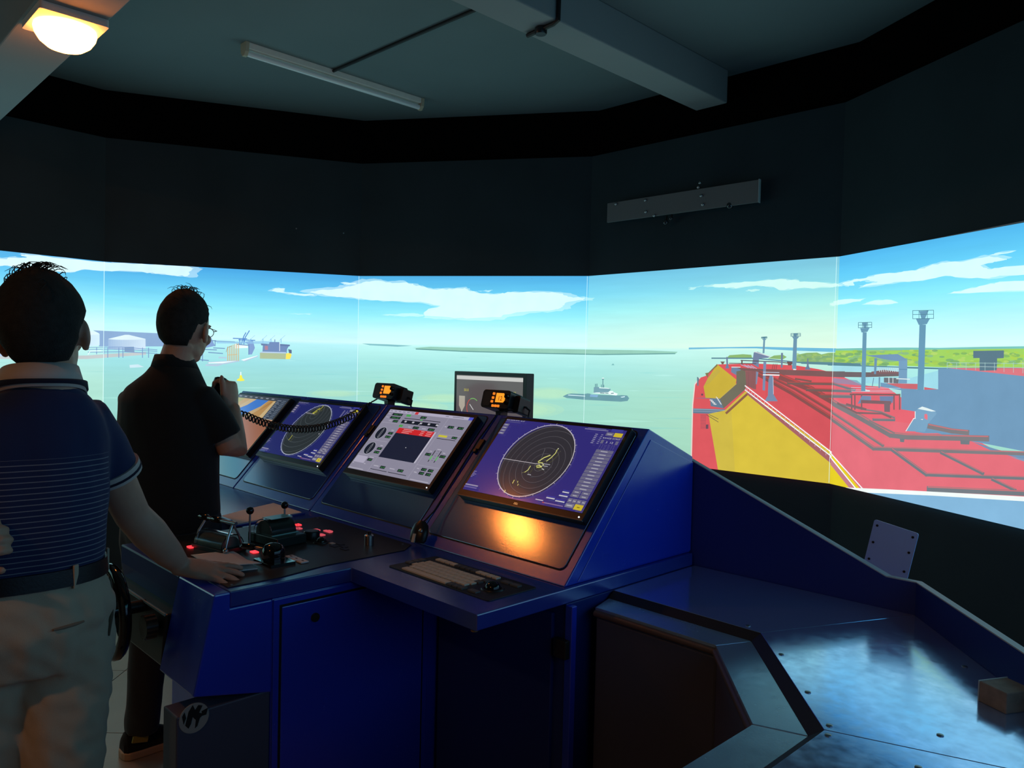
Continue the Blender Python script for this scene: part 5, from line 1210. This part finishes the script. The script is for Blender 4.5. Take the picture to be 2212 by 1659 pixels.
def face_parts(H, parent, base):
    for sx in (-1, 1):
        m = MB().ball((0, 0, 0), .0125, 14, 10); M = Matrix.Translation(-base) @ H @ Matrix.Translation((sx * .031, .079, -.008))
        m.v = [tuple(M @ Vector(p)) for p in m.v]; e = m.build('eye', EYEW, parent, smooth=True)
        m = MB().ball((0, .0095, 0), (.0058, .0045, .0058), 12, 8); m.v = [tuple(M @ Vector(p)) for p in m.v]; m.build('iris', EYED, e, smooth=True)
        m = MB().tube([(sx * .012, .0985, .016), (sx * .03, .097, .021), (sx * .052, .082, .016)], [.003, .004, .002], 8); M2 = Matrix.Translation(-base) @ H; m.v = [tuple(M2 @ Vector(p)) for p in m.v]; m.build('eyebrow', HAIR, parent, smooth=True)
def hair(H, parent, base, rad, cen, nape, side, front, seed, wisps, thin=None, tilt=0):
    M = Matrix.Translation(-base) @ H; mb = MB(); nu, nv = 56, 40; idx = {}; rng = random.Random(seed)
    def line(a):                                          # lowest hair height around the head; a = 0 front, pi back
        c = math.cos(a)
        if c > .55: return front
        if c > .1: return side + (front - side) * (c - .1) / .45
        if c > -.35: return side
        return nape + (side - nape) * max(0, (c + .62)) / .27 if c > -.62 else nape
    for j in range(nv + 1):
        th = math.pi * j / nv
        for i in range(nu):
            a = 2 * math.pi * i / nu; d = Vector((math.sin(th) * math.sin(a), math.sin(th) * math.cos(a), math.cos(th)))
            q = Vector((d.x * rad[0], d.y * rad[1], d.z * rad[2]))
            q *= 1 + .018 * mnoise.noise(q * 38 + Vector((seed, 0, 0))) + .02 * mnoise.noise(q * 14 + Vector((0, seed, 0)))
            p = q + Vector(cen)
            zl = line(a) + .006 * mnoise.noise(Vector((a * 6, seed, 0)))
            if p.z < zl + .028:                           # taper into the skin at the hairline
                k = max(0, (p.z - zl) / .028); q = Vector((d.x * (rad[0] - .012 * (1 - k)), d.y * (rad[1] - .012 * (1 - k)), q.z)); p = q + Vector(cen)
            if p.z >= zl: idx[(i, j)] = len(mb.v); mb.v.append(tuple(M @ p))
    for j in range(nv):
        for i in range(nu):
            ks = [(i, j), ((i + 1) % nu, j), ((i + 1) % nu, j + 1), (i, j + 1)]
            if all(k in idx for k in ks): mb.f.append(tuple(idx[k] for k in ks))
    o = mb.build('hair', HAIR, parent); 
    for p in o.data.polygons: p.use_smooth = True
    s = o.modifiers.new('t', 'SOLIDIFY'); s.thickness = .016; s.offset = -1
    w = MB()
    for i in range(wisps):
        a = rng.uniform(0, 2 * math.pi); th = abs(rng.gauss(0, .42)); d = Vector((math.sin(th) * math.sin(a), math.sin(th) * math.cos(a), math.cos(th)))
        p = Vector((d.x * rad[0], d.y * rad[1], d.z * rad[2])) + Vector(cen); t = Vector((rng.uniform(-1, 1) + (.7 if tilt else 0), rng.uniform(-1, .6), .1)); t = (t - d * t.dot(d) * .97).normalized(); l = rng.uniform(.025, .05)
        pts = [p - d * .004, p + d * .006 + t * l * .35, p + d * .0085 + t * l * .7, p + d * .003 + t * l]
        w.tube([M @ q for q in pts], [.0011, .0011, .0009, .0004], 5)
    ws = w.build('hair_wisps', HAIR, parent); ws['kind'] = 'stuff'
def ringv(c, r, f, hw, hd, n=28, e=2.3):
    out = []
    for k in range(n):
        a = 2 * math.pi * k / n; ca, sa = math.cos(a), math.sin(a); g = (abs(ca) ** e + abs(sa) ** e) ** (-1 / e)
        out.append(c + r * (ca * g * hw) + f * (sa * g * hd))
    return out
def stack(rows, r, f): return [ringv(Vector(c), r, f, hw, hd) for c, hw, hd in rows]
def rel(mb, base): mb.v = [tuple(Vector(p) - base) for p in mb.v]; return mb
def shoe(mb, heel, d, L_, W, H_):
    d = Vector(d).normalized(); s = Vector((d.y, -d.x, 0)); heel = Vector(heel); rows = []
    for t, w, h in ((0, .55, .72), (.04, .78, .9), (.2, .86, 1.0), (.45, .82, .86), (.65, 1.0, .62), (.85, .9, .5), (.97, .6, .42), (1.0, .3, .34)):
        c = heel + d * (t * L_); rows.append([c + s * (math.cos(a) * W / 2 * w) + Vector((0, 0, .012 + max(0, math.sin(a)) * (H_ * h - .012))) for a in [k * 2 * math.pi / 16 for k in range(16)]])
    mb.loft(rows)
    return mb
def sole(mb, heel, d, L_, W):
    d = Vector(d).normalized(); s = Vector((d.y, -d.x, 0)); heel = Vector(heel); o = []
    for t, w in ((-.02, .3), (0, .62), (.05, .86), (.25, .9), (.45, .86), (.68, 1.06), (.88, .94), (.99, .6), (1.02, .25)): o.append((heel + d * (t * L_), w))
    poly = [c + s * (w * W / 2) for c, w in o] + [c - s * (w * W / 2) for c, w in reversed(o)]
    return mb.prism([(p.x, p.y) for p in poly], .0, .028)

# ------------------------------------------------------------------ man in the navy striped polo, leaning on the console
yf = math.radians(-40); f1 = Vector((math.sin(yf), math.cos(yf), 0)); r1 = Vector((math.cos(yf), -math.sin(yf), 0)); Z = Vector((0, 0, 1))
b1 = Vector((-1.09, 1.69, 0))
pA = thing('person', 'man in a navy striped polo shirt and khaki trousers leaning one hand on the console', 'person', b1)
def C1(px, z, y=1.69): return Vector((at_y(px, 800, y).x, y, z))
hipC = C1(46, .95); wai = C1(42, 1.045); bel = C1(40, 1.11); rib = C1(44, 1.22); che = C1(52, 1.31); shl = C1(66, 1.375); nk0 = C1(92, 1.415); nk1 = C1(104, 1.445)
shR = at_y(186, 905, 1.79); shL = Vector((-1.235, 1.585, 1.345))
elR = at_y(286, 1112, 1.92); wrR = at_y(388, 1221, 2.03); palm = at_y(452, 1237, 2.075)
Hy = math.radians(-24)
headP = at_y(94, 716, 1.715)
HA = Matrix.Translation(headP) @ Matrix.Rotation(-Hy, 4, 'Z') @ Matrix.Rotation(math.radians(-7), 4, 'Y') @ Matrix.Rotation(math.radians(4), 4, 'X')
bd = MB(); head(bd, HA)
neckTop = HA @ Vector((0, -.02, -.05))
bd.tube([neckTop, (neckTop + nk1) / 2, nk1 - Z * .02, nk0 - Z * .06], [.054, .056, .062, .075], 20)
bd.loft(stack([(hipC - Z * .13, .13, .10), (hipC, .15, .115), (wai, .150, .112), (bel, .152, .118), (rib, .150, .108), (che, .138, .098), (shl - Z * .02, .105, .080), (nk0 - Z * .01, .07, .062)], r1, f1))
bd.tube([shl + r1 * .04 - Z * .04, shR - Z * .012, shR.lerp(elR, .5), elR, elR.lerp(wrR, .35), elR.lerp(wrR, .75), wrR], [.045, .047, .047, .042, .045, .037, (.024, .031)], 18)
uR = (Vector(at_y(510, 1246, 2.055)) - wrR).normalized()
hand(bd, wrR + Vector((0, 0, -.004)), Vector((uR.x, uR.y, -.19)), (.05, -.25, 1), True, curl=((-4, 10, 10), (-4, 10, 10), (-4, 12, 10), (-2, 12, 10)), tcurl=12, spread=9, sc=1.06)
elL = Vector((-1.45, 1.50, 1.13)); wrL = at_y(-128, 1195, 1.50)
bd.tube([shl - r1 * .04 - Z * .04, shL - Z * .012, shL.lerp(elL, .5), elL, elL.lerp(wrL, .5), wrL], [.045, .047, .047, .043, .042, .028], 16)
hand(bd, wrL, Vector((.86, .05, .30)), (-.1, -1, .15), False, curl=(30, 55, 40), tcurl=25, spread=4)
hips = [hipC + r1 * .088 - Z * .07, hipC - r1 * .088 - Z * .07]
kneeR, knee_L = at_y(132, 1590, 1.72), at_y(-50, 1590, 1.66); kneeR.z = .55; knee_L.z = .55
ftR, ftL = Vector((-1.03, 1.68, .09)), Vector((-1.24, 1.63, .09))
for hp, kn, ft in ((hips[0], kneeR, ftR), (hips[1], knee_L, ftL)):
    bd.tube([hp + Z * .05, hp - Z * .05, hp.lerp(kn, .5), kn, kn.lerp(ft, .35), ft], [.085, .085, .072, .056, .055, .04], 16)
fuse(rel(bd, b1), 'body', SKIN, pA, .0048, 3)
face_parts(HA, pA, b1)
hair(HA, pA, b1, (.0905, .112, .122), (0, -.012, .020), -.078, .008, .075, 3, 70, tilt=1)
# polo shirt
NAVYP = cloth('navy_polo', (.022, .034, .105), stripes=((.24, .25, .30), 1.275, .0118, .17, r1, .172)); NAVYS = cloth('navy_sleeve', (.022, .036, .115)); WHT = cloth('white_rib', (.62, .55, .50), bscale=900); NVB = cloth('navy_rib', (.012, .016, .04))
sh = MB(); sh.loft(stack([(wai - Z * .035, .166, .128), (wai + Z * .005, .170, .134), (bel, .174, .142), (rib - Z * .04, .176, .140), (rib, .176, .138), (che, .170, .126), (shl - Z * .02, .145, .108), (nk0 - Z * .016, .095, .084), (nk0 + Z * .010, .068, .068)], r1, f1))
def sleeves(mb, shc, r, sides, r0, r1_):
    for sg, s_, e_, t in sides:
        e = s_.lerp(e_, t); mb.tube([shc + r * (sg * .05) - Z * .045, shc.lerp(s_, .6) - Z * .035, s_ - Z * .012, s_.lerp(e, .5), e], [r0 * .95, r0 * .98, r0, (r0 + r1_) / 2, r1_], 24)
sleeves(sh, shl, r1, ((1, shR, elR, .56), (-1, shL, elL, .56)), .066, .0615)
fuse(rel(sh, b1), 'polo_shirt', NAVYP, pA, .0072, 10, .0035, 11)
def cuff(s_, e_, t, r, par, base):
    d = (e_ - s_).normalized(); e = s_.lerp(e_, t); c = MB(); c.tube([e + d * .004, e - d * .022], [r + .0035, r + .0045], 28); o = rel(c, base).build('cuff', WHT, par, smooth=True)
    c = MB(); c.tube([e - d * .004, e - d * .010], r + .0052, 28); rel(c, base).build('cuff_stripe', NVB, o, smooth=True)
cuff(shR, elR, .565, .0632, pA, b1); cuff(shL, elL, .565, .0632, pA, b1)
def collar(c0, r, f, hw, hd, h, m, par, base, name, flare=.012, drop=.03, gap=38, off=0.0, h0=0.0, back=0.0):
    """turned-down collar: a band round the neck, open at the front, dropping towards the points"""
    n = 44; lo, hi = [], []
    for i in range(n + 1):
        a = math.radians(gap + (360 - 2 * gap) * i / n); ff, rr = math.cos(a), math.sin(a); fr = (ff + 1) / 2
        p = c0 + r * (rr * hw) + f * (ff * hd); z = Z * (h * (1 - h0) - drop * fr ** 1.5 * 1.0 + back * (1 - fr))
        q = c0 + r * (rr * (hw + flare + off)) + f * (ff * (hd + flare + off) + fr * .02) + Z * (-drop * 1.5 * fr ** 1.3)
        hi.append(p + z + (r * rr + f * ff) * off); lo.append(q)
    mb = MB(); mb.v = [tuple(p - base) for p in hi + lo]; mb.f = [(i, i + 1, n + 2 + i, n + 1 + i) for i in range(n)]
    o = mb.build(name, m, par); 
    for p in o.data.polygons: p.use_smooth = True
    s = o.modifiers.new('t', 'SOLIDIFY'); s.thickness = .0035; s.offset = 0
    return o
ckc = nk0 + Z * .012 + f1 * .03
co = collar(ckc, r1, f1, .074, .088, .050, WHT, pA, b1, 'collar', flare=.018, drop=.050)
collar(ckc + Z * .007, r1, f1, .0885, .1025, .009, NVB, co, b1, 'collar_stripe', flare=.0035, drop=.0420, off=.0022)
# belt, trousers
KHAKI = cloth('khaki_cotton', (.56, .45, .32), bump=.3, bscale=500); LEATH = mat('black_leather', (.012, .010, .010), .4, bump=.15, bscale=180)
tr = MB(); tr.loft(stack([(hipC - Z * .15, .150, .125), (hipC - Z * .05, .176, .150), (hipC + Z * .01, .172, .143), (wai - Z * .03, .160, .124), (wai - Z * .016, .156, .120)], r1, f1))
for hp, kn, ft, s in ((hips[0], kneeR, ftR, 1), (hips[1], knee_L, ftL, -1)):
    tr.tube([hp + Z * .06 , hp - Z * .04, hp.lerp(kn, .5), kn, kn.lerp(ft, .5), ft - Z * .05], [.098, .104, .098, .086, .078, .074], 24)
fuse(rel(tr, b1), 'trousers', KHAKI, pA, .0085, 3, .012, 12.0, (1, 1, 1.1))
bl = MB(); bl.loft([ringv(wai - Z * .048, r1, f1, .177, .141, 44), ringv(wai - Z * .012, r1, f1, .174, .138, 44)]); rel(bl, b1).build('belt', LEATH, pA, smooth=True)
def ringpt(c, r, f, hw, hd, deg): a = math.radians(deg); return c + r * (math.sin(a) * hw) + f * (math.cos(a) * hd)
for dg_ in (90, 150, 205, 270): 
    p = ringpt(wai - Z * .030, r1, f1, .179, .143, dg_); q = MB(); q.box(p, (.012, .005, .05), Matrix.Rotation(math.atan2((p - wai).y, (p - wai).x) + math.pi / 2, 3, 'Z')); rel(q, b1).build('belt_loop', KHAKI, pA, bevel=.001)
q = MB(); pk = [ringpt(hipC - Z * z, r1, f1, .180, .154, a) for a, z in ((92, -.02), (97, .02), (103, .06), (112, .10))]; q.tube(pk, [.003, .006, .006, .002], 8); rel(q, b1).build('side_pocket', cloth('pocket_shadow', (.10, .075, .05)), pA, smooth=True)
q = MB(); q.tube([ringpt(hipC - Z * .035, r1, f1, .178, .153, a) for a in (145, 152, 160, 167)], [.0025, .004, .004, .0025], 8); rel(q, b1).build('back_pocket', cloth('pocket_welt', (.26, .19, .13)), pA, smooth=True)
for ft in (ftR, ftL):
    hl = Vector((ft.x, ft.y, 0)) - f1 * .06; q = shoe(MB(), hl, f1, .27, .10, .09); rel(q, b1).build('shoe', LEATH, pA, smooth=True)
    q = sole(MB(), hl, f1, .27, .10); rel(q, b1).build('shoe_sole', RUBBER, pA)

# ------------------------------------------------------------------ man in the black polo, holding the microphone
yf = math.radians(10); f2 = Vector((math.sin(yf), math.cos(yf), 0)); r2 = Vector((math.cos(yf), -math.sin(yf), 0))
b2 = Vector((-1.22, 2.72, 0))
pB = thing('person', 'man with glasses in a black polo shirt holding a microphone, facing the screens', 'person', b2)
def C2(px, z, y=2.71): return Vector((at_y(px, 800, y).x, y, z))
hipC = C2(372, .95); wai = C2(372, 1.05); bel = C2(370, 1.13); rib = C2(366, 1.25); che = C2(362, 1.34); shl = C2(362, 1.405); nk0 = C2(374, 1.455); nk1 = C2(380, 1.49)
shR = shl + r2 * .138 - Z * .055; shL = shl - r2 * .122 - Z * .062
elR = at_y(503, 976, 2.72); wrR = at_y(500, 878, 2.80)
headP = at_y(400, 708, 2.73); Hy = math.radians(6)
HB = Matrix.Translation(headP) @ Matrix.Rotation(-Hy, 4, 'Z') @ Matrix.Rotation(math.radians(2), 4, 'Y') @ Matrix.Rotation(math.radians(-3), 4, 'X')
bd = MB(); head(bd, HB); neckTop = HB @ Vector((0, -.02, -.05))
bd.tube([neckTop, (neckTop + nk1) / 2, nk1 - Z * .02, nk0 - Z * .06], [.050, .052, .060, .075], 20)
bd.loft(stack([(hipC - Z * .13, .13, .10), (hipC, .15, .11), (wai, .145, .105), (bel, .148, .108), (rib, .148, .104), (che, .135, .096), (shl - Z * .025, .10, .078), (nk0 - Z * .012, .066, .060)], r2, f2))
bd.tube([shl + r2 * .03 - Z * .05, shR - Z * .012, shR.lerp(elR, .5), elR + Vector((-.008, 0, .012)), elR + Vector((0, .015, 0)), elR.lerp(wrR, .35), elR.lerp(wrR, .75), wrR], [.042, .044, .046, .046, .046, .045, .036, (.030, .023)], 18)
micP = at_y(474, 838, 2.815)
hand(bd, wrR, (-.12, .05, 1), (.96, -.28, .1), True, curl=((48, 62, 45), (52, 62, 45), (55, 62, 45), (60, 60, 40)), tcurl=8, spread=3, tdir=(-.08, -.25, 1.0))
elL = shL + Vector((.0, .06, -.27)); wrL = Vector((-1.27, 2.98, 1.06))
bd.tube([shl - r2 * .03 - Z * .05, shL - Z * .012, shL.lerp(elL, .5), elL, elL.lerp(wrL, .5), wrL], [.042, .044, .046, .043, .042, .028], 16)
hand(bd, wrL, (.4, .9, -.25), (0, .2, 1), False, curl=(20, 30, 20), tcurl=20)
hips = [hipC + r2 * .088 - Z * .07, hipC - r2 * .088 - Z * .07]
ftL = at_y(306, 1580, 2.86); ftL.z = .09; ftR = Vector((-1.13, 2.75, .09)); kneeR = Vector((-1.13, 2.77, .52)); knee_L = at_y(325, 1400, 2.83); knee_L.z = .5
for hp, kn, ft in ((hips[0], kneeR, ftR), (hips[1], knee_L, ftL)):
    bd.tube([hp + Z * .05, hp - Z * .05, hp.lerp(kn, .5), kn, kn.lerp(ft, .35), ft], [.085, .085, .072, .056, .055, .04], 16)
fuse(rel(bd, b2), 'body', SKIN, pB, .0048, 3)
face_parts(HB, pB, b2)
hair(HB, pB, b2, (.084, .108, .119), (0, -.008, .018), -.072, .005, .078, 11, 45)
BLK = cloth('black_polo', (.013, .016, .017))
sh = MB(); sh.loft(stack([(hipC - Z * .06, .165, .135), (hipC, .168, .135), (wai, .165, .128), (bel, .168, .128), (rib, .176, .128), (che, .168, .120), (shl - Z * .02, .140, .104), (nk0 - Z * .018, .092, .080), (nk0 + Z * .012, .064, .064)], r2, f2))
sleeves(sh, shl, r2, ((1, shR, elR, .74), (-1, shL, elL, .66)), .064, .060)
fuse(rel(sh, b2), 'polo_shirt', BLK, pB, .0072, 10, .003, 10)
collar(nk0 + Z * .006 + f2 * .01, r2, f2, .064, .066, .040, BLK, pB, b2, 'collar', flare=.015, drop=.03)
JEAN = cloth('dark_jeans', (.035, .042, .05), bump=.3, bscale=450)
tr = MB(); tr.loft(stack([(hipC - Z * .15, .140, .115), (hipC - Z * .05, .160, .128), (hipC + Z * .03, .156, .12), (wai - Z * .03, .150, .112)], r2, f2))
for hp, kn, ft in ((hips[0], kneeR, ftR), (hips[1], knee_L, ftL)):
    tr.tube([hp + Z * .06, hp - Z * .04, hp.lerp(kn, .5), kn, kn.lerp(ft, .5), ft + Z * .03, ft - Z * .01], [.092, .096, .085, .068, .062, .064, .060], 22)
fuse(rel(tr, b2), 'trousers', JEAN, pB, .0085, 6, .007, 10)
SNK = cloth('black_sneaker', (.012, .012, .013)); SOLE = mat('cream_sole', (.52, .38, .27), .7); YEL = mat('yellow_patch', (.42, .33, .05), .6)
for ft, dd in ((ftR, (.3, .95, 0)), (ftL, (.72, .69, 0))):
    d = Vector(dd).normalized(); hl = Vector((ft.x, ft.y, 0)) - d * .07
    q = shoe(MB(), hl, d, .28, .105, .105); o = rel(q, b2).build('shoe', SNK, pB, smooth=True)
    q = sole(MB(), hl, d, .28, .108); rel(q, b2).build('shoe_sole', SOLE, pB, bevel=.006)
    s = Vector((d.y, -d.x, 0)); c = hl + d * .05 + s * .046 + Z * .072
    q = MB(); q.box(c, (.055, .008, .022), Matrix.Rotation(math.atan2(d.y, d.x), 3, 'Z') @ Matrix.Rotation(math.radians(12), 3, 'Y')); rel(q, b2).build('shoe_patch', YEL, o)
# glasses
GM = Matrix.Translation(-b2) @ HB; FR = mat('glasses_frame', (.03, .03, .035), .25)
for sx in (-1, 1):
    m = MB().tube([(sx * .031 + .024 * math.cos(a), .101 + .004 * math.sin(a), -.008 + .018 * math.sin(a)) for a in [k * 2 * math.pi / 24 for k in range(24)]], .0013, 6, closed=True); m.v = [tuple(GM @ Vector(p)) for p in m.v]; g = m.build('glasses_rim', FR, pB, smooth=True)
    m = MB().tube([(sx * .056, .098, -.002), (sx * .075, .085, .0), (sx * .083, .02, .004), (sx * .084, -.008, .0)], .0014, 6); m.v = [tuple(GM @ Vector(p)) for p in m.v]; m.build('glasses_temple', FR, g, smooth=True)
m = MB().tube([(-.008, .103, -.006), (0, .106, -.003), (.008, .103, -.006)], .0013, 6); m.v = [tuple(GM @ Vector(p)) for p in m.v]; m.build('glasses_bridge', FR, pB, smooth=True)
# the microphone in his hand
mc = thing('hand_microphone', 'black hand microphone held up by the man in the black polo', 'microphone', micP)
Mm = Matrix.Rotation(math.radians(8), 4, 'Y')
def mq(m): m.v = [tuple(Mm @ Vector(p)) for p in m.v]; return m
mq(MB().tube([(0, 0, -.045), (0, 0, -.04), (0, 0, -.01), (0, 0, .02), (0, 0, .036), (0, 0, .04)], [(.012, .010), (.018, .014), (.021, .017), (.026, .018), (.022, .015), (.012, .009)], 20, side=(1, 0, 0))).build('body', BLACKP, mc, smooth=True)
mq(MB().prism(rrect(-.016, .016, .005, .028, .005), .016, .0195, 'y')).build('grille', RUBBER, mc)
mq(MB().bx(-.024, -.019, -.006, .006, -.022, .006)).build('talk_key', RUBBER, mc, bevel=.001)

bpy.data.scenes.remove(FUSE)
